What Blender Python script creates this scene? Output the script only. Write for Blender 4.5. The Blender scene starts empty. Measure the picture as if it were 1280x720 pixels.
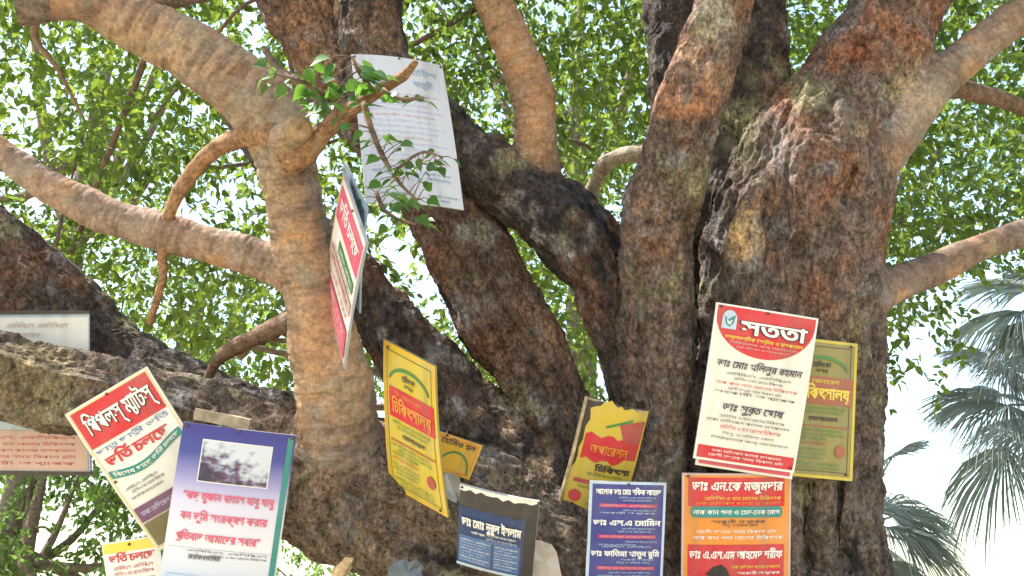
import bpy, math, random
import numpy as np
from mathutils import Vector, Matrix, Quaternion

# ------------------------------------------------------------------ camera, sky, sun, exposure
SC = bpy.context.scene
COL = SC.collection
R_ = math.radians
FPX = 640 / math.tan(R_(27.5))
PITCH = R_(20)
CAM = np.array([0.0, 0.0, 1.6])
cam_d = bpy.data.cameras.new('camera'); cam_d.sensor_width = 36; cam_d.angle = R_(55)
cam_d.clip_start = 0.05; cam_d.clip_end = 5000
cam = bpy.data.objects.new('camera', cam_d); COL.objects.link(cam)
cam.location = CAM; cam.rotation_euler = (R_(90) + PITCH, 0, 0)
SC.camera = cam

SUN_EL, SUN_ROT = R_(56), R_(278)
W = bpy.data.worlds.new('World'); SC.world = W; W.use_nodes = True
wn = W.node_tree.nodes; wl = W.node_tree.links
sky = wn.new('ShaderNodeTexSky'); sky.sky_type = 'NISHITA'; sky.sun_disc = False
sky.sun_elevation = SUN_EL; sky.sun_rotation = SUN_ROT
sky.air_density = 1.6; sky.dust_density = 1.4; sky.ozone_density = 1.0
bg = wn['Background']; bg.inputs['Strength'].default_value = 0.15
wl.new(sky.outputs[0], bg.inputs['Color'])
sd = bpy.data.lights.new('sun', 'SUN'); sd.energy = 4.6; sd.angle = R_(0.5); sd.color = (1.0, 0.95, 0.87)
sun = bpy.data.objects.new('sun', sd); COL.objects.link(sun)
sv = Vector((math.sin(SUN_ROT) * math.cos(SUN_EL), math.cos(SUN_ROT) * math.cos(SUN_EL), math.sin(SUN_EL)))
sun.rotation_euler = sv.to_track_quat('Z', 'Y').to_euler(); sun.location = (-6, -6, 12)
SC.view_settings.view_transform = 'Standard'
try: SC.view_settings.look = 'None'
except Exception: pass
SC.view_settings.exposure = 1.62; SC.view_settings.gamma = 1; SC.view_settings.use_curve_mapping = False
SC.cycles.use_denoising = True
SC.cycles.max_bounces = 7; SC.cycles.diffuse_bounces = 4; SC.cycles.transmission_bounces = 4; SC.cycles.glossy_bounces = 2

# ------------------------------------------------------------------ helpers
rng = np.random.default_rng(7)
random.seed(7)
CP, SP = math.cos(PITCH), math.sin(PITCH)

def at(px, py, d):
    """a point d metres in front of the lens, read off the 1280x720 photograph"""
    x = (px - 640) / FPX * d; u = (360 - py) / FPX * d
    return np.array([x, d * CP - u * SP, CAM[2] + d * SP + u * CP])

def link(name, me, mats=(), parent=None):
    o = bpy.data.objects.new(name, me); COL.objects.link(o)
    for m in mats: me.materials.append(m)
    if parent is not None: o.parent = parent
    return o

def empty(name, loc=(0, 0, 0)):
    o = bpy.data.objects.new(name, None); COL.objects.link(o); o.location = loc
    o.empty_display_size = 0.1
    return o

def tag(o, label=None, cat=None, group=None, kind=None):
    if label: o['label'] = label
    if cat: o['category'] = cat
    if group: o['group'] = group
    if kind: o['kind'] = kind
    return o

def mesh_np(name, V, faces_flat, n_per, smooth=True, matidx=None):
    """mesh from numpy: V (n,3), faces_flat flat index array, n_per an int or array of corner counts"""
    me = bpy.data.meshes.new(name)
    V = np.asarray(V, np.float32); F = np.asarray(faces_flat, np.int32).ravel()
    if np.isscalar(n_per): cnt = np.full(len(F) // n_per, n_per, np.int32)
    else: cnt = np.asarray(n_per, np.int32)
    start = np.concatenate([[0], np.cumsum(cnt)[:-1]]).astype(np.int32)
    me.vertices.add(len(V)); me.vertices.foreach_set('co', V.ravel())
    me.loops.add(len(F)); me.loops.foreach_set('vertex_index', F)
    me.polygons.add(len(cnt)); me.polygons.foreach_set('loop_start', start)
    if matidx is not None: me.polygons.foreach_set('material_index', np.asarray(matidx, np.int32))
    me.polygons.foreach_set('use_smooth', np.full(len(cnt), smooth))
    me.update(calc_edges=True); me.validate()
    return me

class MB:
    """collects boxes, tubes and polygons into one mesh"""
    def __init__(s): s.v = []; s.f = []; s.m = []
    def add(s, vs, fs, m=0):
        b = len(s.v); s.v += [tuple(map(float, p)) for p in vs]
        for f in fs: s.f.append(tuple(i + b for i in f)); s.m.append(m)
    def box(s, c, sx, sy, sz, M=None, m=0):
        vs = [np.array([x * sx / 2, y * sy / 2, z * sz / 2]) for x in (-1, 1) for y in (-1, 1) for z in (-1, 1)]
        if M is not None: vs = [M @ q for q in vs]
        s.add([q + np.array(c) for q in vs], [(0, 1, 3, 2), (4, 6, 7, 5), (0, 4, 5, 1), (2, 3, 7, 6), (0, 2, 6, 4), (1, 5, 7, 3)], m)
    def tube(s, pts, rad, n=8, m=0, jit=0.0):
        pts = [np.array(p, float) for p in pts]; k = len(pts)
        t = [pts[min(i + 1, k - 1)] - pts[max(i - 1, 0)] for i in range(k)]
        t = [q / (np.linalg.norm(q) + 1e-9) for q in t]
        a = np.cross(t[0], [0.3, 0.2, 0.93]); a /= np.linalg.norm(a) + 1e-9
        vs = []
        for i in range(k):
            a = a - t[i] * a.dot(t[i]); a /= np.linalg.norm(a) + 1e-9; b = np.cross(t[i], a)
            for j in range(n):
                th = 2 * math.pi * j / n
                r = rad[i] * (1 + jit * (random.random() - .5))
                vs.append(pts[i] + r * (math.cos(th) * a + math.sin(th) * b))
        fs = []
        for i in range(k - 1):
            for j in range(n):
                q = (j + 1) % n; fs.append((i * n + j, i * n + q, (i + 1) * n + q, (i + 1) * n + j))
        fs.append(tuple(range(n))[::-1]); fs.append(tuple((k - 1) * n + j for j in range(n)))
        s.add(vs, fs, m)
    def build(s, name, mats, parent=None, smooth=True):
        me = bpy.data.meshes.new(name); me.from_pydata(s.v, [], s.f)
        for p, m in zip(me.polygons, s.m): p.material_index = m; p.use_smooth = smooth
        me.update()
        return link(name, me, mats if isinstance(mats, (list, tuple)) else [mats], parent)

def vnoise(P, seed=0):
    """vectorised value noise in [-1,1]"""
    P = np.asarray(P, np.float32); I = np.floor(P).astype(np.int64); f = P - I
    f = f * f * f * (f * (f * 6 - 15) + 10)
    def h(ix, iy, iz):
        n = (ix * 73856093) ^ (iy * 19349663) ^ (iz * 83492791) ^ (seed * 2654435761)
        n = (n ^ (n >> 13)) * 1274126177 & 0xFFFFFFFF
        n = (n ^ (n >> 16)) * 2246822519 & 0xFFFFFFFF
        return ((n >> 8) & 0xFFFF) / 32767.5 - 1
    o = 0
    for dx in (0, 1):
        wx = f[:, 0] if dx else 1 - f[:, 0]
        for dy in (0, 1):
            wy = f[:, 1] if dy else 1 - f[:, 1]
            for dz in (0, 1):
                wz = f[:, 2] if dz else 1 - f[:, 2]
                o = o + wx * wy * wz * h(I[:, 0] + dx, I[:, 1] + dy, I[:, 2] + dz)
    return o

def fbm(P, oct=3, seed=0, gain=.5):
    a, s, o = 1.0, 0.0, 0.0
    for i in range(oct):
        o = o + a * vnoise(P * (2.03 ** i) + i * 17.3, seed + i); s += a; a *= gain
    return o / s

def catmull(nodes, step):
    """nodes (n,4) x y z r -> dense polyline"""
    N = np.array(nodes, float)
    if len(N) < 3:
        k = max(2, int(np.linalg.norm(N[-1, :3] - N[0, :3]) / step) + 1)
        return N[0] + (N[-1] - N[0]) * np.linspace(0, 1, k)[:, None]
    E = np.vstack([2 * N[0] - N[1], N, 2 * N[-1] - N[-2]]); out = []
    for i in range(1, len(E) - 2):
        p0, p1, p2, p3 = E[i - 1:i + 3]
        k = max(1, int(np.linalg.norm(p2[:3] - p1[:3]) / step))
        for j in range(k):
            t = j / k
            out.append(.5 * (2 * p1 + (p2 - p0) * t + (2 * p0 - 5 * p1 + 4 * p2 - p3) * t * t + (3 * p1 - p0 - 3 * p2 + p3) * t ** 3))
    out.append(E[-2]); out = np.array(out); out[:, 3] = np.maximum(out[:, 3], .003)
    return out

# ------------------------------------------------------------------ materials
def mat_new(name):
    m = bpy.data.materials.new(name); m.use_nodes = True
    nt = m.node_tree; return m, nt, nt.nodes, nt.links, nt.nodes['Principled BSDF']

def paint(name, col, rough=.45, fade=.20, dirt=.5, scale=9.0):
    """printed or painted sheet: slight fading, grime blotches and run streaks"""
    m, nt, n, l, b = mat_new(name)
    tc = n.new('ShaderNodeTexCoord')
    n1 = n.new('ShaderNodeTexNoise'); n1.inputs['Scale'].default_value = scale; n1.inputs['Detail'].default_value = 6; n1.inputs['Roughness'].default_value = .65
    mp = n.new('ShaderNodeMapping'); mp.inputs['Scale'].default_value = (15, 15, 1.7)
    n2 = n.new('ShaderNodeTexNoise'); n2.inputs['Scale'].default_value = 1.0; n2.inputs['Detail'].default_value = 4
    l.new(tc.outputs['Object'], n1.inputs['Vector']); l.new(tc.outputs['Object'], mp.inputs['Vector']); l.new(mp.outputs[0], n2.inputs['Vector'])
    r1 = n.new('ShaderNodeValToRGB'); r1.color_ramp.elements[0].position = .42; r1.color_ramp.elements[1].position = .72
    r2 = n.new('ShaderNodeValToRGB'); r2.color_ramp.elements[0].position = .5; r2.color_ramp.elements[1].position = .85
    l.new(n1.outputs[0], r1.inputs[0]); l.new(n2.outputs[0], r2.inputs[0])
    c = np.array(col); fade *= .15 + .85 * min(1, c.mean() / .4)
    mx = n.new('ShaderNodeMix'); mx.data_type = 'RGBA'
    mx.inputs[6].default_value = (*c, 1); mx.inputs[7].default_value = (*(c * (1 - fade) + fade * np.array([.55, .53, .48])), 1)
    l.new(r1.outputs[0], mx.inputs[0])
    ml = n.new('ShaderNodeMath'); ml.operation = 'MULTIPLY'; ml.inputs[1].default_value = dirt; l.new(r2.outputs[0], ml.inputs[0])
    m2 = n.new('ShaderNodeMix'); m2.data_type = 'RGBA'; m2.inputs[7].default_value = (.16, .12, .08, 1)
    l.new(ml.outputs[0], m2.inputs[0]); l.new(mx.outputs[2], m2.inputs[6]); l.new(m2.outputs[2], b.inputs['Base Color'])
    b.inputs['Roughness'].default_value = rough
    bp = n.new('ShaderNodeBump'); bp.inputs['Strength'].default_value = .12; bp.inputs['Distance'].default_value = .01
    l.new(n1.outputs[0], bp.inputs['Height']); l.new(bp.outputs[0], b.inputs['Normal'])
    return m

def bark_mat(name, fis=1.0, fine=70, rough=.85):
    """bark: colour from the 'tone' attribute broken up by lichen and flake noise in bark coordinates"""
    m, nt, n, l, b = mat_new(name)
    t = n.new('ShaderNodeAttribute'); t.attribute_name = 'tone'
    so = n.new('ShaderNodeAttribute'); so.attribute_name = 'smoothness'
    k = n.new('ShaderNodeAttribute'); k.attribute_name = 'bark'
    n1 = n.new('ShaderNodeTexNoise'); n1.inputs['Scale'].default_value = 26; n1.inputs['Detail'].default_value = 8; n1.inputs['Roughness'].default_value = .7
    n2 = n.new('ShaderNodeTexNoise'); n2.inputs['Scale'].default_value = fine; n2.inputs['Detail'].default_value = 6; n2.inputs['Roughness'].default_value = .7
    n3 = n.new('ShaderNodeTexNoise'); n3.inputs['Scale'].default_value = 9; n3.inputs['Detail'].default_value = 5
    vo = n.new('ShaderNodeTexVoronoi'); vo.feature = 'DISTANCE_TO_EDGE'; vo.inputs['Scale'].default_value = 42
    for q in (n1, n2, n3, vo): l.new(k.outputs['Vector'], q.inputs['Vector'])
    r1 = n.new('ShaderNodeValToRGB'); e = r1.color_ramp.elements
    e[0].position = .30; e[0].color = (.16, .15, .17, 1); e[1].position = .72; e[1].color = (2.1, 2.0, 1.85, 1)
    l.new(n1.outputs[0], r1.inputs[0])
    r2 = n.new('ShaderNodeValToRGB'); e = r2.color_ramp.elements; e[0].position = .34; e[0].color = (.32, .30, .31, 1); e[1].position = .66; e[1].color = (1.65, 1.65, 1.6, 1)
    l.new(n2.outputs[0], r2.inputs[0])
    mu = n.new('ShaderNodeMix'); mu.data_type = 'RGBA'; mu.blend_type = 'MULTIPLY'; mu.inputs[0].default_value = 1
    cf = n.new('ShaderNodeMath'); cf.operation = 'MULTIPLY_ADD'; cf.inputs[1].default_value = -.55; cf.inputs[2].default_value = 1; l.new(so.outputs['Fac'], cf.inputs[0]); l.new(cf.outputs[0], mu.inputs[0])
    m0 = n.new('ShaderNodeMix'); m0.data_type = 'RGBA'; m0.blend_type = 'MULTIPLY'; l.new(cf.outputs[0], m0.inputs[0])
    l.new(t.outputs['Color'], m0.inputs[6]); l.new(r2.outputs[0], m0.inputs[7]); l.new(m0.outputs[2], mu.inputs[6]); l.new(r1.outputs[0], mu.inputs[7])
    r3 = n.new('ShaderNodeValToRGB'); r3.color_ramp.elements[0].position = .60; r3.color_ramp.elements[1].position = .74
    l.new(n3.outputs[0], r3.inputs[0])
    ms = n.new('ShaderNodeMath'); ms.operation = 'MULTIPLY'; ms.inputs[1].default_value = .45; l.new(r3.outputs[0], ms.inputs[0])
    m2 = n.new('ShaderNodeMix'); m2.data_type = 'RGBA'; m2.inputs[7].default_value = (.27, .26, .21, 1)
    l.new(ms.outputs[0], m2.inputs[0]); l.new(mu.outputs[2], m2.inputs[6]); l.new(m2.outputs[2], b.inputs['Base Color'])
    b.inputs['Roughness'].default_value = rough
    b.inputs['Specular IOR Level'].default_value = .25
    ad = n.new('ShaderNodeMath'); ad.operation = 'MULTIPLY_ADD'; ad.inputs[1].default_value = .6
    l.new(n2.outputs[0], ad.inputs[0]); l.new(n1.outputs[0], ad.inputs[2])
    fv = n.new('ShaderNodeMath'); fv.operation = 'MULTIPLY_ADD'; fv.inputs[1].default_value = -.85; fv.inputs[2].default_value = 1.0; l.new(so.outputs['Fac'], fv.inputs[0])
    sm = n.new('ShaderNodeMath'); sm.operation = 'MINIMUM'; sm.inputs[1].default_value = .12; l.new(vo.outputs['Distance'], sm.inputs[0])
    a2 = n.new('ShaderNodeMath'); a2.operation = 'MULTIPLY_ADD'; a2.inputs[1].default_value = 1.3; l.new(sm.outputs[0], a2.inputs[0]); l.new(ad.outputs[0], a2.inputs[2])
    bp = n.new('ShaderNodeBump'); bp.inputs['Distance'].default_value = .026; l.new(fv.outputs[0], bp.inputs['Strength'])
    l.new(a2.outputs[0], bp.inputs['Height']); l.new(bp.outputs[0], b.inputs['Normal'])
    return m

def simple_bark(name, col):
    m, nt, n, l, b = mat_new(name)
    tc = n.new('ShaderNodeTexCoord'); n1 = n.new('ShaderNodeTexNoise'); n1.inputs['Scale'].default_value = 22; n1.inputs['Detail'].default_value = 6
    l.new(tc.outputs['Object'], n1.inputs['Vector'])
    r = n.new('ShaderNodeValToRGB'); c = np.array(col)
    r.color_ramp.elements[0].position = .3; r.color_ramp.elements[0].color = (*(c * .5), 1)
    r.color_ramp.elements[1].position = .75; r.color_ramp.elements[1].color = (*(c * 1.5), 1)
    l.new(n1.outputs[0], r.inputs[0]); l.new(r.outputs[0], b.inputs['Base Color']); b.inputs['Roughness'].default_value = .9
    bp = n.new('ShaderNodeBump'); bp.inputs['Strength'].default_value = .7; bp.inputs['Distance'].default_value = .01
    l.new(n1.outputs[0], bp.inputs['Height']); l.new(bp.outputs[0], b.inputs['Normal'])
    return m

def leaf_mat(name, dark, light, trans, tw=.5):
    """leaf: per-leaf colour between dark and light, gloss above, light passing through"""
    m, nt, n, l, b = mat_new(name)
    a = n.new('ShaderNodeAttribute'); a.attribute_name = 'leaf'
    r = n.new('ShaderNodeValToRGB'); r.color_ramp.elements[0].color = (*dark, 1); r.color_ramp.elements[1].color = (*light, 1)
    l.new(a.outputs['Fac'], r.inputs[0]); l.new(r.outputs[0], b.inputs['Base Color'])
    b.inputs['Roughness'].default_value = .42; b.inputs['Specular IOR Level'].default_value = .4
    t = n.new('ShaderNodeBsdfTranslucent')
    r2 = n.new('ShaderNodeValToRGB'); tr = np.array(trans)
    r2.color_ramp.elements[0].color = (*(tr * .5), 1); r2.color_ramp.elements[1].color = (*tr, 1)
    l.new(a.outputs['Fac'], r2.inputs[0]); l.new(r2.outputs[0], t.inputs['Color'])
    ms = n.new('ShaderNodeMixShader'); ms.inputs[0].default_value = tw
    l.new(b.outputs[0], ms.inputs[1]); l.new(t.outputs[0], ms.inputs[2]); l.new(ms.outputs[0], n['Material Output'].inputs['Surface'])
    return m

M_bark = bark_mat('bark', 1.0, 70)
M_bark_bg = simple_bark('grey brown bark', (.16, .115, .08))
M_bark_pale = simple_bark('pale bark', (.36, .30, .23))
M_wood = simple_bark('torn pale wood', (.50, .36, .22))
M_leaf = leaf_mat('shade tree leaf', (.025, .060, .016), (.115, .155, .026), (.27, .38, .045), .5)
M_leaf_near = leaf_mat('near leaf', (.03, .085, .02), (.09, .19, .03), (.22, .45, .05), .42)
M_leaf_bg = leaf_mat('far leaf', (.03, .065, .022), (.10, .165, .045), (.22, .36, .06), .5)
M_palm = leaf_mat('palm leaf', (.15, .19, .18), (.38, .42, .41), (.42, .50, .46), .5)

# ------------------------------------------------------------------ ground
def ground_mat():
    m, nt, n, l, b = mat_new('dry sandy ground')
    tc = n.new('ShaderNodeTexCoord')
    n1 = n.new('ShaderNodeTexNoise'); n1.inputs['Scale'].default_value = .35; n1.inputs['Detail'].default_value = 8
    n2 = n.new('ShaderNodeTexNoise'); n2.inputs['Scale'].default_value = 14; n2.inputs['Detail'].default_value = 6
    l.new(tc.outputs['Object'], n1.inputs['Vector']); l.new(tc.outputs['Object'], n2.inputs['Vector'])
    r = n.new('ShaderNodeValToRGB'); e = r.color_ramp.elements
    e[0].position = .35; e[0].color = (.16, .17, .07, 1); e[1].position = .55; e[1].color = (.46, .38, .27, 1)
    l.new(n1.outputs[0], r.inputs[0])
    mu = n.new('ShaderNodeMix'); mu.data_type = 'RGBA'; mu.blend_type = 'OVERLAY'; mu.inputs[0].default_value = .5
    l.new(r.outputs[0], mu.inputs[6]); l.new(n2.outputs[0], mu.inputs[7]); l.new(mu.outputs[2], b.inputs['Base Color'])
    b.inputs['Roughness'].default_value = .95
    return m
def build_ground():
    g = 61; a = np.linspace(-1, 1, g); s = np.sign(a) * np.abs(a) ** 3 * 3500
    X, Y = np.meshgrid(s, s); Z = .03 * np.sin(X * .7) * np.cos(Y * .6) * (np.abs(X) < 60) * (np.abs(Y) < 60)
    V = np.stack([X.ravel(), Y.ravel(), Z.ravel()], 1)
    i = np.arange(g - 1)[:, None] * g + np.arange(g - 1)[None]; i = i.ravel()
    F = np.stack([i, i + 1, i + g + 1, i + g], 1)
    o = link('ground', mesh_np('ground', V, F, 4), [ground_mat()])
    tag(o, kind='structure')
build_ground()

# ------------------------------------------------------------------ the big tree: one smooth-blended body, cut into trunk, limbs and branches
def P(px, py, r, d): return (*at(px, py, d), r * d / FPX)
def path(d0, d1, *pts):
    """pixel nodes (x, y, radius) with the depth running from d0 to d1"""
    k = len(pts); return [P(x, y, r, d0 + (d1 - d0) * i / max(1, k - 1)) for i, (x, y, r) in enumerate(pts)]

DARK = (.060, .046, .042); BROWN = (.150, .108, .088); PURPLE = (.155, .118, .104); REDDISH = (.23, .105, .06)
TAN = (.30, .20, .132); TANGREY = (.25, .185, .145); GREYB = (.20, .155, .125); LICHEN = (.33, .31, .25)
BODY = []   # (name, tubes, blend, tone, smooth?)
trunk = [
    [(1.02, 4.15, -.1, .80), (1.03, 4.10, .5, .56), (1.06, 3.98, 1.1, .45)] + path(4.30, 4.45, (985, 770, 112), (983, 600, 104), (985, 480, 100), (990, 370, 102), (1002, 270, 93), (1038, 180, 77), (1084, 92, 62), (1128, 0, 53), (1180, -100, 46), (1245, -220, 40), (1330, -350, 32)),
    path(4.20, 4.32, (886, 760, 40), (884, 620, 32), (888, 500, 28), (896, 390, 28), (914, 290, 28), (958, 200, 29), (1010, 120, 28)),
    path(4.18, 4.30, (1086, 770, 26), (1078, 560, 22), (1078, 400, 24), (1080, 280, 20), (1104, 190, 18)),
    [P(950, 470, 12, 4.12), P(941, 400, 18, 4.05), P(931, 330, 19, 4.04), P(934, 270, 16, 4.09), P(955, 200, 12, 4.25)],
    [P(965, 780, 42, 4.02), P(960, 600, 38, 4.02), P(965, 470, 34, 4.03), P(984, 300, 26, 4.08), P(1022, 200, 22, 4.17), P(1062, 110, 15, 4.28), P(1100, 20, 8, 4.42)],
]
BODY.append(('trunk', trunk, .055, PURPLE, 0))
BODY.append(('limb', [path(4.26, 4.36, (1050, 262, 36), (1108, 165, 40), (1160, 112, 32), (1210, 70, 24), (1252, 38, 23), (1330, -12, 23), (1420, -70, 20), (1560, -150, 15))], .05, GREYB, 1))
BODY.append(('limb', [[(.62, 4.0, -.1, .62), (.60, 3.98, .6, .40), (.60, 3.90, 1.2, .30)] + path(4.10, 4.12, (838, 770, 66), (832, 620, 54), (826, 500, 46), (821, 400, 41), (820, 320, 40), (832, 245, 42), (854, 150, 41), (888, 55, 35), (920, -30, 34), (955, -140, 32), (985, -300, 26))], .022, BROWN, 0))
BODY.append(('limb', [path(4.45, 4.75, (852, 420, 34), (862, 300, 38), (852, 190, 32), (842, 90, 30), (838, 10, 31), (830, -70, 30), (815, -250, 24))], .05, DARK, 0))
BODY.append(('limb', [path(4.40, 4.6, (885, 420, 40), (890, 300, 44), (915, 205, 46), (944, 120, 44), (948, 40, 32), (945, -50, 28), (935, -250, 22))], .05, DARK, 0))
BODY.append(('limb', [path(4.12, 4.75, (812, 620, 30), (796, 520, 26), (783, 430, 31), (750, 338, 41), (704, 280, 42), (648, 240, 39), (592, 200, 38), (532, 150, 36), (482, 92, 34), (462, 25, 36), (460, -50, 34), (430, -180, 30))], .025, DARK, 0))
BODY.append(('limb', [path(4.22, 5.0, (760, 720, 66), (728, 600, 58), (690, 508, 44), (639, 408, 49), (586, 318, 52), (556, 240, 52), (490, 165, 46), (430, 95, 44), (385, 25, 40), (350, -50, 36), (300, -200, 28))], .05, (.13, .085, .068), 0))
BODY.append(('limb', [path(4.42, 4.42, (672, 262, 28), (671, 180, 27), (664, 115, 26), (644, 58, 24), (618, 0, 23), (596, -70, 22), (560, -200, 18))], .04, (.25, .145, .085), 1))
BODY.append(('limb', [path(4.06, 3.62, (438, 640, 44), (430, 575, 52), (421, 500, 48), (402, 400, 39), (380, 320, 36), (369, 240, 37), (348, 165, 40), (298, 108, 40), (234, 62, 37), (150, 18, 34), (70, -18, 28), (-40, -70, 26), (-160, -150, 20)), [P(356, 178, 20, 3.72), P(374, 163, 17, 3.60), P(378, 160, 15, 3.555)]], .06, TAN, 1))
BODY.append(('branch', [path(3.65, 3.60, (105, 2, 27), (62, 6, 22), (36, 8, 15))], .03, BROWN, 1))
BODY.append(('branch', [path(3.92, 3.95, (400, 352, 22), (345, 338, 24), (300, 318, 24), (220, 294, 24), (130, 268, 23), (60, 230, 21), (0, 186, 19), (-70, 140, 17), (-200, 80, 13))], .04, TANGREY, 1))
BODY.append(('limb', [path(4.30, 4.80, (540, 610, 62), (450, 580, 50), (370, 545, 44), (270, 512, 42), (170, 470, 47), (85, 412, 54), (0, 335, 60), (-80, 270, 58), (-220, 160, 48))], .05, (.085, .066, .058), 0))
BODY.append(('limb', [[(.42, 4.05, .0, .50), (.40, 3.98, .7, .40), (.36, 3.88, 1.2, .36)] + path(4.16, 4.02, (745, 760, 120), (640, 690, 108), (530, 645, 96), (420, 606, 80), (300, 555, 58), (200, 517, 47), (100, 494, 47), (0, 476, 52), (-90, 462, 52), (-250, 450, 42))], .06, (.15, .112, .088), 0))
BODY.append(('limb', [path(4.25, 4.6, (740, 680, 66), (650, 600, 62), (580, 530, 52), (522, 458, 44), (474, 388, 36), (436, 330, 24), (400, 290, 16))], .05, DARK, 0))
BODY.append(('branch', [path(4.25, 4.8, (1078, 372, 30), (1112, 360, 24), (1155, 343, 21), (1212, 315, 18), (1285, 288, 16), (1360, 268, 13), (1480, 250, 9))], .03, (.19, .125, .10), 1))

def pl(paths, step=.06): return [catmull(p, step) for p in paths]
H = .0125
LO = np.array([-2.9, 2.9, -.1]); HI = np.array([3.1, 5.5, 4.9])
DIM = np.ceil((HI - LO) / H).astype(int)
FAR = .5
D = np.full(DIM, FAR, np.float32); BEST = np.full(DIM, FAR, np.float32); LAB = np.full(DIM, -1, np.int8)

def seg_dist(X, Y, Z, a, b):
    ab = b[:3] - a[:3]; L2 = float(ab @ ab) + 1e-12
    t = np.clip(((X - a[0]) * ab[0] + (Y - a[1]) * ab[1] + (Z - a[2]) * ab[2]) / L2, 0, 1)
    return np.sqrt((X - a[0] - t * ab[0]) ** 2 + (Y - a[1] - t * ab[1]) ** 2 + (Z - a[2] - t * ab[2]) ** 2) - (a[3] + t * (b[3] - a[3]))

def smin(a, b, k):
    h = np.clip(.5 + .5 * (b - a) / k, 0, 1); return b + (a - b) * h - k * h * (1 - h)

DENSE = []
for li, (nm, tubes, k, tone, sm) in enumerate(BODY):
    dl = pl(tubes)
    for p in dl:     # natural sway and swelling
        s = np.concatenate([[0], np.cumsum(np.linalg.norm(np.diff(p[:, :3], axis=0), axis=1))])
        q = np.stack([s * 3.1, np.full_like(s, li * 7.7), np.zeros_like(s)], 1)
        p[:, 3] *= 1 + .07 * vnoise(q, 3) + .05 * vnoise(q * 2.7, 4)
        for c in range(3): p[:, c] += .011 * vnoise(q * 1.3 + c * 31, 5 + c) * np.minimum(1, p[:, 3] / .08)
    DENSE.append(dl)
    for ti, p in enumerate(dl):
        lo = np.maximum(0, ((p[:, :3] - p[:, 3:]).min(0) - .12 - LO) / H).astype(int)
        hi = np.minimum(DIM, ((p[:, :3] + p[:, 3:]).max(0) + .12 - LO) / H + 2).astype(int)
        if (hi <= lo).any(): continue
        T = np.full(hi - lo, FAR, np.float32)
        for a, b in zip(p[:-1], p[1:]):
            r = max(a[3], b[3]) + .11
            l2 = np.maximum(lo, ((np.minimum(a, b)[:3] - r - LO) / H).astype(int)); h2 = np.minimum(hi, ((np.maximum(a, b)[:3] + r - LO) / H).astype(int) + 2)
            if (h2 <= l2).any(): continue
            X = (LO[0] + np.arange(l2[0], h2[0]) * H)[:, None, None].astype(np.float32); Y = (LO[1] + np.arange(l2[1], h2[1]) * H)[None, :, None].astype(np.float32); Z = (LO[2] + np.arange(l2[2], h2[2]) * H)[None, None, :].astype(np.float32)
            sl = tuple(slice(i, j) for i, j in zip(l2 - lo, h2 - lo))
            T[sl] = np.minimum(T[sl], seg_dist(X, Y, Z, a, b))
        sl = tuple(slice(i, j) for i, j in zip(lo, hi))
        bs = BEST[sl]; w = T < bs; LAB[sl][w] = li; bs[w] = T[w]
        kk = .05 if ti else k
        D[sl] = smin(D[sl], T, kk)
# hollows, and the deep folds that run down between the fused stems
def first_wood(px, py):
    for d in np.arange(3.4, 5.2, .012):
        i = ((at(px, py, d) - LO) / H).round().astype(int)
        if (i >= 0).all() and (i < DIM).all() and D[tuple(i)] < 0: return d
    return 4.2
FOLDS = []
for line, r0 in ((((860, 275), (866, 320), (869, 380), (870, 440), (868, 510), (866, 580), (870, 650), (874, 715)), .042), (((985, 215), (972, 280), (964, 340), (968, 395)), .030), (((1066, 215), (1050, 285), (1030, 345), (1022, 410)), .032),
                 (((1010, 310), (1004, 345), (1003, 375)), .055), (((1012, 610), (1006, 660), (1010, 720)), .028), (((1060, 430), (1054, 540), (1050, 640), (1052, 715)), .026), (((1024, 160), (1052, 108), (1075, 60)), .026),
                 (((655, 300), (690, 350), (726, 415)), .02), (((600, 330), (640, 410), (680, 500)), .022), (((560, 300), (596, 372), (640, 460)), .018), (((800, 330), (800, 420), (806, 520)), .018), (((500, 560), (560, 610), (640, 650)), .03), (((430, 600), (500, 660), (560, 700)), .03)):
    P_ = catmull([(x, y, 0, r0) for x, y in line], 14)
    for q in P_: FOLDS.append((q[0], q[1], first_wood(q[0], q[1]) + .1 * r0, 1.25 * r0 * (.75 + .4 * math.sin(q[1] * .07) ** 2)))
for (px, py, d, r) in FOLDS + list(((1003, 352, 3.93, .075), (1010, 375, 3.95, .07), (996, 325, 3.97, .05), (902, 372, 3.93, .035), (852, 300, 4.02, .03), (382, 157, 3.525, .034))):
    c = at(px, py, d); lo = ((c - r - .1 - LO) / H).astype(int); hi = ((c + r + .1 - LO) / H).astype(int)
    X, Y, Z = [(LO[i] + np.arange(lo[i], hi[i]) * H).reshape([-1 if j == i else 1 for j in range(3)]) for i in range(3)]
    sl = tuple(slice(i, j) for i, j in zip(lo, hi))
    S = np.sqrt((X - c[0]) ** 2 + (Y - c[1]) ** 2 + ((Z - c[2]) * .7) ** 2) - r
    D[sl] = -smin(-D[sl], S, .03)

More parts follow.
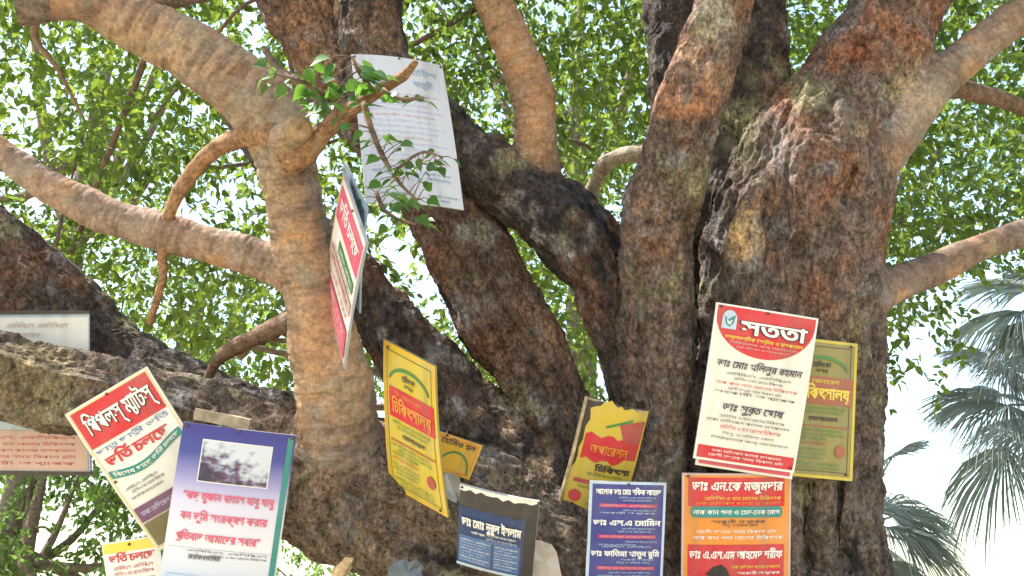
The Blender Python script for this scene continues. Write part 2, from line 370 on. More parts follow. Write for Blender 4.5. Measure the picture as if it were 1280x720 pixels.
def surface_nets(D):
    ins = D < 0
    cnt = np.zeros(np.array(D.shape) - 1, np.int8)
    for dx in (0, 1):
        for dy in (0, 1):
            for dz in (0, 1):
                cnt += ins[dx:D.shape[0] - 1 + dx, dy:D.shape[1] - 1 + dy, dz:D.shape[2] - 1 + dz]
    C = np.argwhere((cnt > 0) & (cnt < 8)); idx = np.full(cnt.shape, -1, np.int32); idx[tuple(C.T)] = np.arange(len(C))
    acc = np.zeros((len(C), 3)); num = np.zeros(len(C))
    corners = [(i, j, k) for i in (0, 1) for j in (0, 1) for k in (0, 1)]
    val = {c: D[C[:, 0] + c[0], C[:, 1] + c[1], C[:, 2] + c[2]].astype(float) for c in corners}
    for a in corners:
        for ax in range(3):
            if a[ax] == 0:
                b = list(a); b[ax] = 1; b = tuple(b); va, vb = val[a], val[b]
                m = (va < 0) != (vb < 0); t = np.where(m, va / np.where(m, va - vb, 1), 0)
                p = np.array(a, float)[None] + np.zeros((len(C), 3)); p[:, ax] += t
                acc += p * m[:, None]; num += m
    V = (C + acc / num[:, None]) * H + LO
    F = []
    for ax in range(3):
        s0 = [slice(1, -1)] * 3; s0[ax] = slice(0, -1); s1 = list(s0); s1[ax] = slice(1, None)
        A = ins[tuple(s0)]; B = ins[tuple(s1)]
        e = np.argwhere(A != B); off = np.array([1, 1, 1]); off[ax] = 0; e = e + off
        fl = ins[tuple(e.T)]
        u, v = [(1, 2), (2, 0), (0, 1)][ax]
        def g(du, dv):
            q = e.copy(); q[:, u] -= du; q[:, v] -= dv; return idx[tuple(q.T)]
        Q = np.stack([g(1, 1), g(0, 1), g(0, 0), g(1, 0)], 1)
        Q[~fl] = Q[~fl][:, ::-1]
        F.append(Q)
    F = np.vstack(F); F = F[(F >= 0).all(1)]
    return V, F, C
V, F, C = surface_nets(D)
lab = LAB[C[:, 0], C[:, 1], C[:, 2]].astype(int)
for dx, dy, dz in ((1, 1, 1), (1, 0, 0), (0, 1, 0), (0, 0, 1)):
    m = lab < 0; lab[m] = LAB[C[m, 0] + dx, C[m, 1] + dy, C[m, 2] + dz]
lab[lab < 0] = 0
del D, BEST, LAB

def vert_normals(V, F):
    n = np.cross(V[F[:, 2]] - V[F[:, 0]], V[F[:, 3]] - V[F[:, 1]]); N = np.zeros_like(V)
    for i in range(4):
        for c in range(3): N[:, c] += np.bincount(F[:, i], n[:, c], len(V))
    return N / (np.linalg.norm(N, axis=1, keepdims=True) + 1e-12)
def smooth_pass(V, F, k):
    for _ in range(k):
        S = np.zeros_like(V); w = np.zeros(len(V))
        for i in range(4):
            a, b = F[:, i], F[:, (i + 1) % 4]
            for c in range(3): S[:, c] += np.bincount(a, V[b, c], len(V))
            w += np.bincount(a, minlength=len(V))
        V = V * .5 + .5 * S / np.maximum(w, 1)[:, None]
    return V
V = smooth_pass(V, F, 2)
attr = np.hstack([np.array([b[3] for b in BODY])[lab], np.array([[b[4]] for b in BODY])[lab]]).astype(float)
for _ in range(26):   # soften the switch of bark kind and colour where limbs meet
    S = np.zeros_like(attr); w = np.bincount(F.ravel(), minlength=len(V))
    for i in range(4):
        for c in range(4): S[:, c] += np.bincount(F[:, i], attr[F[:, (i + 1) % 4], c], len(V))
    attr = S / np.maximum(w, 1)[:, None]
# bark coordinates: across the limb (two axes) and along it
B = np.zeros_like(V)
for li, dl in enumerate(DENSE):
    sel = np.nonzero(lab == li)[0]
    if not len(sel): continue
    p = dl[0]; X = V[sel]; best = np.full(len(sel), 1e9); out = np.zeros((len(sel), 3)); s0 = 0.0
    t = p[1, :3] - p[0, :3]; t /= np.linalg.norm(t); a = np.cross(t, [.2, 1, .1]); a /= np.linalg.norm(a)
    for i in range(len(p) - 1):
        ab = p[i + 1, :3] - p[i, :3]; L = np.linalg.norm(ab); t = ab / (L + 1e-9)
        a = a - t * (a @ t); a /= np.linalg.norm(a); b = np.cross(t, a)
        q = X - p[i, :3]; u = np.clip(q @ t, 0, L); w = q - u[:, None] * t; dd = (w * w).sum(1)
        m = dd < best; best[m] = dd[m]
        out[m] = np.stack([w[m] @ a, w[m] @ b, s0 + u[m]], 1)
        s0 += L
    B[sel] = out + li * 5.3
for _ in range(10):
    S = np.zeros_like(B); w = np.bincount(F.ravel(), minlength=len(V))
    for i in range(4):
        for c in range(3): S[:, c] += np.bincount(F[:, i], B[F[:, (i + 1) % 4], c], len(V))
    B = np.where((np.abs(S / np.maximum(w, 1)[:, None] - B).max(1) < .25)[:, None], S / np.maximum(w, 1)[:, None], B)
attr = np.hstack([attr, B])
def subdivide(V, F, lab, attr):
    n = len(V); E = np.stack([F, np.roll(F, -1, 1)], 2).reshape(-1, 2); E = np.sort(E, 1); key = E[:, 0].astype(np.int64) * n + E[:, 1]
    u, first, inv = np.unique(key, return_index=True, return_inverse=True); ue = E[first]
    M = (V[ue[:, 0]] + V[ue[:, 1]]) / 2; Cn = V[F].mean(1); inv = inv.reshape(-1, 4) + n; ci = np.arange(len(F)) + n + len(ue)
    V2 = np.vstack([V, M, Cn]); L2 = np.concatenate([lab, lab[ue[:, 0]], lab[F[:, 0]]])
    Q = np.stack([np.stack([F[:, i], inv[:, i], ci, inv[:, i - 1]], 1) for i in range(4)], 1).reshape(-1, 4)
    A2 = np.vstack([attr, (attr[ue[:, 0]] + attr[ue[:, 1]]) / 2, attr[F].mean(1)])
    return V2, Q, L2, A2
V, F, lab, attr = subdivide(V, F, lab, attr)
tone, smo, B = attr[:, :3].copy(), attr[:, 3].copy(), attr[:, 4:7].copy()
V = smooth_pass(V, F, 1)
N = vert_normals(V, F)

Z1 = np.array([1, 1, .24])
q = B * Z1
lumpw = np.stack([vnoise(V * 2.5, 36), vnoise(V * 2.5, 37), 0 * smo], 1)
rid = 1 - np.abs(fbm(q * 20 + 2.0 * np.stack([vnoise(B * 5, 21), vnoise(B * 5, 22), 0 * smo], 1), 2, 11)) * 2
rid2 = 1 - np.abs(vnoise(B * np.array([38, 38, 14.]), 15)) * 2
flute = 1 - np.abs(vnoise(B * np.array([8, 8, 1.1]) + .5 * lumpw, 35)) * 2; lump = fbm(V * 4.2, 2, 31); lump2 = fbm(V * 13, 2, 41)
wr = fbm(B * np.array([7, 7, 46.]), 2, 51); crease = np.clip(1 - np.abs(fbm(B * np.array([4, 4, 24.]) + .6 * lumpw, 2, 58)) * 7, 0, 1); grit = fbm(B * np.array([75, 75, 42.]), 2, 57)
disp = (1 - smo) * (.020 * flute + .011 * rid + .007 * rid2 + .016 * lump + .008 * lump2 + .005 * grit) + smo * (-.006 * crease + .0055 * wr + .0012 * grit + .013 * lump + .007 * lump2 + .0016 * rid)
thin = np.clip(np.array([min(.3, np.median(dl[0][:, 3])) for dl in DENSE])[lab] / .12, .35, 1)
disp *= thin
V = V + N * disp[:, None]

# bark colour: tone of each limb, worn and stripped patches that belong to the wood, and sunlit spots painted in
nz = fbm(V * 7, 3, 61); nz2 = fbm(V * 3.1, 3, 71)
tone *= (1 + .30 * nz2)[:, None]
def blend(w, col):
    global tone
    w = np.clip(w, 0, 1)[:, None]; tone = tone * (1 - w) + np.array(col) * w
hi = np.clip((V[:, 2] - 2.5) / .9, 0, 1)
wrc = fbm(B * np.array([6, 6, 30.]), 3, 121)
blend(.55 * crease * smo, (.16, .105, .075)); blend((wrc - .10) * 3.2 * smo, (.17, .115, .08)); blend((fbm(V * 6, 3, 131) - .15) * 2.2 * smo, (.38, .22, .12)); blend((fbm(V * 4, 3, 141) - .2) * 2.2 * smo, (.24, .21, .17))
blend((nz2 - .12) * 2.2 * (1 - .6 * smo) * (.15 + .85 * hi), REDDISH)
blend((fbm(B * np.array([8, 8, 1.3]), 3, 101) - .22) * 2.6 * (1 - .85 * smo), (.028, .024, .026))
blend((fbm(V * 9, 3, 111) - .22) * 3 * (1 - .6 * smo), (.21, .19, .19))
blend((fbm(V * 5, 3, 81) - .25) * 2.5 * (1 - .5 * smo), (.22, .20, .12))
STRIP_AND_SUN = [(468, 28, 4.7, .20, (.21, .135, .09)), (395, 30, 4.8, .22, (.25, .145, .09)), (938, 370, 4, .05, (.40, .24, .12)), (930, 265, 4, .045, (.42, .27, .14)), (930, 320, 4.0, .06, (.46, .28, .13)), (926, 290, 4.0, .06, (.50, .34, .17)), (1076, 172, 4.02, .05, (.52, .36, .22)), (1068, 195, 4.02, .035, (.50, .34, .22)),  # stripped bark, plus sunlit upper stems and sun dapples painted as colour
         (1088, 60, 4.3, .17, (.28, .105, .06)), (1120, 25, 4.35, .15, (.28, .12, .07)), (846, 118, 4.06, .13, (.40, .17, .08)), (868, 70, 4.06, .16, (.36, .22, .15)), (890, 25, 4.06, .12, (.34, .31, .26)),
         (1140, 120, 4.1, .14, (.33, .24, .17)), (680, 555, 4.1, .07, (.50, .34, .22)), (640, 535, 4.0, .06, (.48, .33, .21)), (672, 575, 4.0, .06, (.52, .36, .24)), (600, 515, 4.1, .05, (.40, .28, .2)),
         (440, 590, 3.8, .16, (.15, .11, .10)), (425, 420, 3.8, .2, (.37, .22, .125)), (30, 480, 3.9, .25, (.20, .155, .09)), (700, 430, 4.05, .12, (.24, .15, .11)), (480, 530, 3.9, .12, (.19, .12, .085)), (846, 420, 3.95, .1, (.20, .14, .12)),
         (665, 130, 4.3, .16, (.36, .19, .10)), (640, 60, 4.35, .14, (.34, .18, .09))]
_e = V - CAM; _d = _e[:, 1] * CP + _e[:, 2] * SP; _x = 640 + _e[:, 0] / _d * FPX; _y = 360 - (_e[:, 2] * CP - _e[:, 1] * SP) / _d * FPX
for (px, py, d, r, c) in STRIP_AND_SUN:
    m = (np.abs(_x - px) < 10) & (np.abs(_y - py) < 10)
    if m.any(): d = float(_d[m].min()) + .03
    dist = np.linalg.norm(V - at(px, py, d), axis=1) / r
    m = dist < 3; w = np.zeros(len(V)); w[m] = np.clip((1.25 - dist[m] + 1.3 * nz[m]) * 1.0, 0, 1) * .8
    blend(w, c)
tone = np.clip(tone, .02, .6)
N = vert_normals(V, F)

TREE = empty('shade_tree', (.75, 4.0, 0))
tag(TREE, 'huge spreading shade tree with thick rough limbs and many signs nailed to it', 'tree')
def child(o):
    o.parent = TREE; o.matrix_parent_inverse = Matrix.Translation(-TREE.location); return o
flab = lab[F]; flab = np.where(flab[:, 0] == flab[:, 1], flab[:, 0], np.where(flab[:, 1] == flab[:, 2], flab[:, 1], np.where(flab[:, 2] == flab[:, 3], flab[:, 2], flab[:, 0])))
for li, (nm, tubes, k, tn, sm) in enumerate(BODY):
    f = F[flab == li]
    if not len(f): continue
    u, inv = np.unique(f, return_inverse=True); f = inv.reshape(f.shape)
    me = mesh_np(nm, V[u], f, 4)
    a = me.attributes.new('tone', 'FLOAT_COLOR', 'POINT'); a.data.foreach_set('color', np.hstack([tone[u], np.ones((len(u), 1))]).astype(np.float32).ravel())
    a = me.attributes.new('bark', 'FLOAT_VECTOR', 'POINT'); a.data.foreach_set('vector', (V[u] * np.array([1, 1, 1.0 if sm else .7])).astype(np.float32).ravel())
    me.normals_split_custom_set_from_vertices(N[u].astype(np.float32).tolist())
    a = me.attributes.new('smoothness', 'FLOAT', 'POINT'); a.data.foreach_set('value', smo[u].astype(np.float32))
    child(link(nm, me, [M_bark]))

# thin side branches and twigs, torn bark and the knot
def thin_branch(name, nodes, mat, n=8, jit=.25):
    p = catmull(nodes, .03)
    s = np.arange(len(p))[:, None] * .18
    for c in range(3): p[:, c] += .006 * vnoise(np.hstack([s, s * 0 + c * 9 + nodes[0][0] * 5, s * 0]), 91)
    mb = MB(); mb.tube(p[:, :3], p[:, 3], n, 0, jit); o = mb.build(name, M_bark if isinstance(mat, tuple) else mat)
    if isinstance(mat, tuple):
        me = o.data; k = len(me.vertices); co = np.empty(k * 3, np.float32); me.attributes['position'].data.foreach_get('vector', co)
        me.attributes.new('tone', 'FLOAT_COLOR', 'POINT').data.foreach_set('color', np.tile(np.array([*mat, 1], np.float32), k))
        me.attributes.new('bark', 'FLOAT_VECTOR', 'POINT').data.foreach_set('vector', co)
        me.attributes.new('smoothness', 'FLOAT', 'POINT').data.foreach_set('value', np.full(k, .6, np.float32))
    return child(o)
M_twig = simple_bark('twig bark', (.17, .11, .075))
M_bark_tan = simple_bark('tan branch bark', (.26, .15, .085)); T_TAN = (.26, .15, .085); T_TW = (.15, .095, .065); T_PALE = (.34, .28, .21)
thin_branch('branch', path(3.74, 3.48, (362, 200, 24), (386, 182, 19), (402, 168, 14), (440, 136, 10), (486, 108, 8), (505, 98, 7), (521, 78, 4)), T_TAN)
thin_branch('branch', path(3.74, 3.95, (352, 168, 24), (328, 167, 19), (308, 170, 14), (290, 176, 12), (262, 192, 11), (236, 222, 10), (215, 262, 8), (203, 310, 7), (204, 345, 6), (186, 405, 4)), T_TAN)
thin_branch('branch', path(4.05, 4.4, (395, 390, 14), (350, 408, 13), (312, 425, 11), (280, 445, 9), (262, 470, 6), (240, 520, 4)), T_TW)
thin_branch('branch', path(4.45, 4.9, (1165, 108, 16), (1205, 112, 13), (1245, 122, 11), (1290, 138, 9), (1360, 150, 6)), T_TW)
thin_branch('branch', path(4.6, 5.0, (848, 185, 14), (806, 191, 12), (776, 196, 10), (754, 206, 11), (747, 222, 9), (738, 240, 10), (741, 268, 8), (731, 300, 8), (728, 350, 6)), T_PALE)
thin_branch('branch', path(3.65, 3.9, (45, 8, 7), (44, 50, 4), (70, 85, 3), (84, 112, 2.4), (104, 150, 1.6)), M_twig)
thin_branch('branch', path(4.9, 5.3, (420, 70, 12), (385, 100, 8), (352, 90, 6), (330, 60, 4)), M_twig)
mb = MB(); mb.tube([at(424, 720, 3.95), at(438, 696, 3.92), at(447, 676, 3.9), at(452, 668, 3.9)], [.035, .032, .02, .006], 7, 0, .6)
child(mb.build('broken_snag', M_wood, smooth=False))

# ------------------------------------------------------------------ leaves
def leaf_arrays(pos, dirn, length, width, fold=.25, droop=.15):
    """one six-cornered folded leaf per row -> verts, faces"""
    n = len(pos); d = dirn / (np.linalg.norm(dirn, axis=1, keepdims=True) + 1e-9)
    up = rng.normal(0, .55, (n, 3)) + np.array([0, 0, 1.0]); s = np.cross(d, up); s /= np.linalg.norm(s, axis=1, keepdims=True) + 1e-9
    u = np.cross(s, d); L = length[:, None]; Wd = width[:, None]
    def pt(a, b, c): return pos + d * L * a + s * Wd * b + u * L * c
    V = np.stack([pt(0, 0, 0), pt(.28, .42, fold * .3), pt(.65, .36, fold * .25 - droop * .4), pt(1, 0, -droop), pt(.65, -.36, fold * .25 - droop * .4), pt(.28, -.42, fold * .3)], 1)
    i = np.arange(n)[:, None] * 6
    F = np.stack([i + np.array([0, 3, 2, 1]), i + np.array([0, 5, 4, 3])], 1)
    return V.reshape(-1, 3), F.reshape(-1, 4)

def near_leaf_arrays(pos, dirn, length, width):
    """heart-shaped leaf with a drawn-out tip, folded along the midrib and curling down"""
    n = len(pos); d = dirn / (np.linalg.norm(dirn, axis=1, keepdims=True) + 1e-9)
    up = rng.normal(0, .45, (n, 3)) + np.array([0, -.45, .8]); s = np.cross(d, up); s /= np.linalg.norm(s, axis=1, keepdims=True) + 1e-9
    u = np.cross(s, d); L = length[:, None]; Wd = width[:, None]; cl = rng.uniform(.05, .35, (n, 1))
    prof = [(-.05, .16), (.05, .40), (.2, .52), (.4, .47), (.6, .30), (.78, .13), (1.0, .01)]
    rows = []
    for a, w in prof:
        dz = -cl * max(a, 0) ** 2
        rows += [pos + d * L * a + s * Wd * w + u * (.22 * w * Wd + dz * L), pos + d * L * (a + (.08 if a < 0 else 0)) + u * dz * L, pos + d * L * a - s * Wd * w + u * (.22 * w * Wd + dz * L)]
    V = np.stack(rows, 1); k = len(prof); i = np.arange(n)[:, None] * 3 * k
    F = np.stack([i + np.array(q) for r in range(k - 1) for q in ((3 * r, 3 * r + 1, 3 * r + 4, 3 * r + 3), (3 * r + 1, 3 * r + 2, 3 * r + 5, 3 * r + 4))], 1)
    return V.reshape(-1, 3), F.reshape(-1, 4)

def spray(centers, radii, per, leaf, rng_len=.25, squash=.75, hang=.25):
    """leaf positions on short twigs filling each clump"""
    P_, D_ = [], []
    tw = max(1, per // 7)
    for c, r in zip(centers, radii):
        o = rng.normal(0, 1, (tw, 3)); o /= np.linalg.norm(o, axis=1, keepdims=True); o *= (rng.random((tw, 1)) ** .45) * r; o[:, 2] *= squash
        td = o / (r + 1e-6) + rng.normal(0, .5, (tw, 3)) + np.array([0, 0, -hang]); td /= np.linalg.norm(td, axis=1, keepdims=True)
        tl = leaf * rng.uniform(2.0, 4.5, (tw, 1))
        for k in range(7):
            f = (k + .5) / 7
            P_.append(c + o + td * tl * f + rng.normal(0, leaf * .12, (tw, 3)))
            D_.append(td * .7 + rng.normal(0, .6, (tw, 3)) + np.array([0, 0, -hang]))
    P_ = np.vstack(P_); D_ = np.vstack(D_)
    L = leaf * rng.uniform(1 - rng_len, 1 + rng_len, len(P_)) * (.7 + .3 * rng.random(len(P_)))
    return P_, D_, L

def leaf_mesh(name, P_, D_, L, mat, parent, ratio=.62, tone_bias=0.0, near=False):
    V, F = (near_leaf_arrays if near else leaf_arrays)(P_, D_, L, L * ratio)
    me = mesh_np(name, V, F, 4, smooth=near)
    c = np.clip(rng.normal(.45 + tone_bias, .22, len(P_)) + .20 * vnoise(P_ * .9, 5) + .24 * vnoise(P_ * 2.3, 6) - .035 * np.clip(P_[:, 0], -4, 4), 0, 1)  # last term lightens leaves leftward, standing in for the sunlit side
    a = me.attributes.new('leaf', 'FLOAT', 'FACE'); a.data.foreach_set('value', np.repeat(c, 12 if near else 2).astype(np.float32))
    return link(name, me, [mat], parent)

# the limbs run on beyond the body of the tree and taper away
for (nm, tubes, k_, tn, sm) in BODY:
    p = catmull(tubes[0], .06); ok = np.all((p[:, :3] > LO + .14) & (p[:, :3] < HI - .14), axis=1); i = len(p) - 1
    while i > 2 and not ok[i]: i -= 1
    a, r = p[i], p[i, 3] * (1.04 if i < len(p) - 1 else .9); t = p[i, :3] - p[i - 3, :3]; t /= np.linalg.norm(t)
    b0 = a[:3] - t * .12; L = 6 * r + .9; up = np.array([0, 0, .25])
    thin_branch('branch', [(*b0, r), (*(a[:3] + t * L * .3), r * .8), (*(a[:3] + (t + up * .5) * L * .7), r * .5), (*(a[:3] + (t + up) * L * 1.3), r * .12)], tn, 12, .1)

# crown of the big tree: clumps behind and above the limbs
def gap(px, py):
    """share of clumps kept at a bearing: open sky low on the right and in a few windows"""
    if px > 1085 and py > 400: return 0.0 if py > 450 - max(0, (px - 1200)) * .2 else .25
    if px > 1085 and 300 < py: return .55
    for (x, y, rx, ry, k) in ((290, 232, 34, 30, .05), (95, 55, 60, 34, .35), (20, 240, 50, 50, .2), (515, 40, 40, 40, .1), (560, 350, 40, 70, .35), (320, 60, 40, 36, .2), (395, 420, 40, 60, .3), (1240, 200, 40, 40, .5), (140, 330, 40, 26, .4), (60, 640, 60, 50, .6), (200, 95, 26, 22, .1), (150, 210, 30, 18, .3), (500, 300, 36, 44, .12), (740, 150, 30, 26, .3), (1130, 330, 36, 30, .2), (1215, 365, 60, 24, .25), (330, 410, 26, 24, .2), (40, 690, 40, 24, .2)):
        if ((px - x) / rx) ** 2 + ((py - y) / ry) ** 2 < 1: return k
    return 1.0
def keep_open(q):
    e = q - CAM; dd = e[1] * CP + e[2] * SP
    return random.random() < gap(640 + e[0] / dd * FPX, 360 - (e[2] * CP - e[1] * SP) / dd * FPX) ** .5
cc, cr = [], []
while len(cc) < 620:
    px = random.uniform(-350, 1630); py = random.uniform(-330, 520); d = random.uniform(5.6, 9.5)
    if random.random() > gap(px, py): continue
    p = at(px, py, d)
    if p[2] < 2.6 + .12 * abs(d - 6): continue
    cc.append(p); cr.append(random.choice((.22, .3, .4, .5, .62)))
ov, orad = [], []
while len(ov) < 300:     # roof of the crown overhead, round the trunk and over the viewer
    a = random.uniform(0, 2 * math.pi); r = 8.0 * math.sqrt(random.random())
    x, y = .5 + r * math.cos(a), 3.6 + r * math.sin(a); z = 7.6 - .045 * r * r + random.uniform(-.6, 1.2)
    q = np.array([x, y, z]); e = q - CAM
    sw = q - np.array([.2, 4.0, 3.2]); sw = np.linalg.norm(sw - np.array(sv) * (sw @ np.array(sv)))
    if sw < 2.4 and random.random() < .72: continue     # unseen roof thinned toward the sun to let light onto the limbs
    dd = e[1] * CP + e[2] * SP; uu = -e[1] * SP + e[2] * CP
    if dd > 0 and abs(e[0] / dd * FPX) < 700 and abs(uu / dd * FPX) < 400 and dd < 5.4: continue
    ov.append(q); orad.append(random.uniform(.5, .9))
P1, D1, L1 = spray(cc, cr, 119, .084)
P2, D2, L2 = spray(ov, orad, 70, .13)
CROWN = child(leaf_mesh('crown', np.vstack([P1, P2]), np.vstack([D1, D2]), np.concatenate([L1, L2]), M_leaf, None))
# boughs that carry those clumps
cca = np.array(cc)
for k in range(22):
    i = random.randrange(len(cca)); dist = np.linalg.norm(cca - cca[i], axis=1); near = np.argsort(dist)[[0, 6, 14, 26]]
    e = cca[near] - CAM; dd = e[:, 1] * CP + e[:, 2] * SP; qx = 640 + e[:, 0] / dd * FPX; qy = 360 - (e[:, 2] * CP - e[:, 1] * SP) / dd * FPX
    if ((qx > 1000) & (qy > 240)).any(): continue
    q = cca[near] + np.array([0, 0, -.05])
    thin_branch('bough', [(*q[0], .008), (*q[1], .013), (*q[2], .018), (*q[3], .024)], M_twig, 6)

# near twigs with leaves that hang before the white sheet
def near_spray(stem, leaves, size, name='twig'):
    p = catmull(stem, .02); mb = MB(); mb.tube(p[:, :3], p[:, 3], 6, 0, .2); LP, LD, LL = [], [], []
    for (px, py, d, dx, dz, s) in leaves:
        q = at(px, py, d); k = np.argmin(np.linalg.norm(p[:, :3] - q, axis=1)); a = p[k, :3]
        mid = (a + q) / 2 + np.array([0, 0, .006]); mb.tube([a, mid, q], [.0022, .0018, .0012], 4)
        LP.append(q); LD.append((dx, random.uniform(-.5, .3), dz)); LL.append(size * s)
    tw = child(mb.build(name, M_twig))
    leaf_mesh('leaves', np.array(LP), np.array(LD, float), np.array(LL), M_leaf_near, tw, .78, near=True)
    return tw
def around(px0, py0, px1, py1, n, spread, d):
    o = []
    for i in range(n):
        t = (i + .5) / n; sgn = 1 if i % 2 else -1
        o.append((px0 + (px1 - px0) * t + sgn * random.uniform(.3, 1) * spread, py0 + (py1 - py0) * t + random.uniform(-.5, .6) * spread, d + random.uniform(-.05, .06), sgn * random.uniform(.3, 1), random.uniform(-.9, .1), random.uniform(.7, 1.15)))
    return o
near_spray(path(3.55, 3.45, (455, 128, 4), (462, 155, 4), (474, 186, 3.5), (490, 215, 3), (506, 236, 2), (522, 250, 1.5)), around(462, 155, 522, 250, 30, 30, 3.46), .052)
near_spray(path(3.50, 3.42, (492, 216, 2.5), (510, 200, 2.2), (530, 190, 2), (552, 196, 1.2)), around(498, 210, 556, 196, 18, 20, 3.42), .048)
near_spray(path(3.52, 3.48, (478, 112, 4), (492, 122, 3), (512, 124, 2.5), (530, 122, 1.5)), around(486, 118, 532, 124, 6, 9, 3.48), .05)
near_spray(path(3.58, 3.50, (470, 120, 4), (458, 102, 3.5), (448, 88, 3), (440, 70, 2)), around(468, 118, 428, 72, 22, 30, 3.48), .068)
near_spray(path(3.6, 3.5, (425, 146, 5), (412, 125, 4), (396, 112, 3), (372, 100, 2), (345, 92, 1.5)), around(440, 134, 345, 84, 32, 36, 3.5), .07)
near_spray(path(3.6, 3.55, (470, 240, 3), (480, 262, 2.5), (500, 275, 2), (520, 280, 1.5)), around(462, 236, 522, 280, 20, 24, 3.6), .055)

# ------------------------------------------------------------------ trees beyond
def far_tree(px, py, d, r, label, bx=None, name='background_tree', n=60, leaf=.13, per=110, sq=.85, tone=0.0, kept=None, mat=None):
    c = at(px, py, d); base = np.array([c[0] + random.uniform(-.6, .6) if bx is None else at(bx, py, d)[0], c[1] + random.uniform(-.3, .8), 0])
    root = empty(name, base); tag(root, label, 'tree', 'trees beyond the big tree')
    cs, rs = [], []
    while len(cs) < n:
        o = rng.normal(0, 1, 3); o /= np.linalg.norm(o); o *= r * rng.random() ** .4; o[2] *= sq
        q = c + o
        if (kept and not kept(q)) or not keep_open(q): continue
        cs.append(q); rs.append(random.uniform(.14, .3) * r)
    Pq, Dq, Lq = spray(cs, rs, per, leaf)
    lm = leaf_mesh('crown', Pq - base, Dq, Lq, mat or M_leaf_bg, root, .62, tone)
    mb = MB(); tr = .05 * r + .05
    top = c - base + np.array([0, 0, -.2 * r])
    if bx is not None: top[:2] = (.1, .1)
    mb.tube(catmull([(0, 0, -.1, tr * 1.7), (.05, 0, .4, tr * 1.15), (top[0] * .5 + .15, top[1] * .5, top[2] * .55, tr), (*top, tr * .6), (top[0] + .1, top[1], top[2] + .7 * r, tr * .2)], .25)[:, :3],
            catmull([(0, 0, -.1, tr * 1.7), (.05, 0, .4, tr * 1.15), (top[0] * .5 + .15, top[1] * .5, top[2] * .55, tr), (*top, tr * .6), (top[0] + .1, top[1], top[2] + .7 * r, tr * .2)], .25)[:, 3], 9, 0, .15)
    mb.build('trunk', M_bark_bg, root)
    for k in range(7):
        q = cs[random.randrange(n)] - base; h = top * random.uniform(.75, 1.05); m_ = (q + h) / 2 + np.array([0, 0, -.12 * r])
        b = MB(); b.tube(catmull([(*h, tr * .5), (*m_, tr * .33), (*q, tr * .08)], .2)[:, :3], catmull([(*h, tr * .5), (*m_, tr * .33), (*q, tr * .08)], .2)[:, 3], 6, 0, .2)
        b.build('branch', M_bark_bg, root)
    return root
far_tree(40, 650, 13, 2.3, 'leafy tree with bright gaps below the big pale notice board', n=46, tone=0)
far_tree(235, 470, 14.5, 3.0, 'yellow green tree seen under the long arched branch beside the smooth tan limb', n=64, tone=.1)
far_tree(120, 140, 16, 4.0, 'tall sunlit tree filling the upper corner behind the bent smooth limb', n=70, per=120, tone=.05)
far_tree(440, 715, 24, 2.6, 'small sunlit tree low beneath the limb beside the blue and white poster', n=40, tone=.25, per=110)
far_tree(600, 420, 13, 2.4, 'light green tree seen in the gaps between the leaning dark limbs', n=40, tone=.15)
far_tree(720, 110, 15, 3.4, 'dense green tree behind the upright orange limb at the middle of the crown', n=76, per=120)
far_tree(1170, 215, 13, 2.5, 'dark green tree behind the lone slender branch beside the main trunk', bx=985, n=56, per=120, tone=-.1, kept=lambda q: q[2] > 6.0)

# ------------------------------------------------------------------ fan palms
def fan_blade(mb, hub, dirn, upv, R, n=58, span=2.6, droop=.25):
    d = dirn / np.linalg.norm(dirn); s = np.cross(d, upv); s /= np.linalg.norm(s); u = np.cross(s, d)
    for k in range(n):
        th = (k / (n - 1) - .5) * 2 * span / 2 * 1.0
        th += random.gauss(0, .012); e = d * math.cos(th) + s * math.sin(th); t = -d * math.sin(th) + s * math.cos(th)
        L = R * (1 - .22 * abs(th) / (span / 2)) * random.uniform(.88, 1.05); hw = span / n * .55
        dr = droop * random.uniform(.7, 1.5)
        def q(f, side, z): return hub + e * L * f + t * side * hw * L * f * (1 if f < .62 else (1 - f) / .62 * 1.2) + u * z - np.array([0, 0, dr * L * f ** 3])
        vs = [hub, q(.3, -1, 0), q(.3, 0, .012), q(.3, 1, 0), q(.62, -1, 0), q(.62, 0, .02), q(.62, 1, 0), q(.85, -.9, 0), q(.85, 0, .012), q(.85, .9, 0), q(1, 0, -.02 * L)]
        mb.add(vs, [(0, 2, 1), (0, 3, 2), (1, 2, 5, 4), (2, 3, 6, 5), (4, 5, 8, 7), (5, 6, 9, 8), (7, 8, 10), (8, 9, 10)])
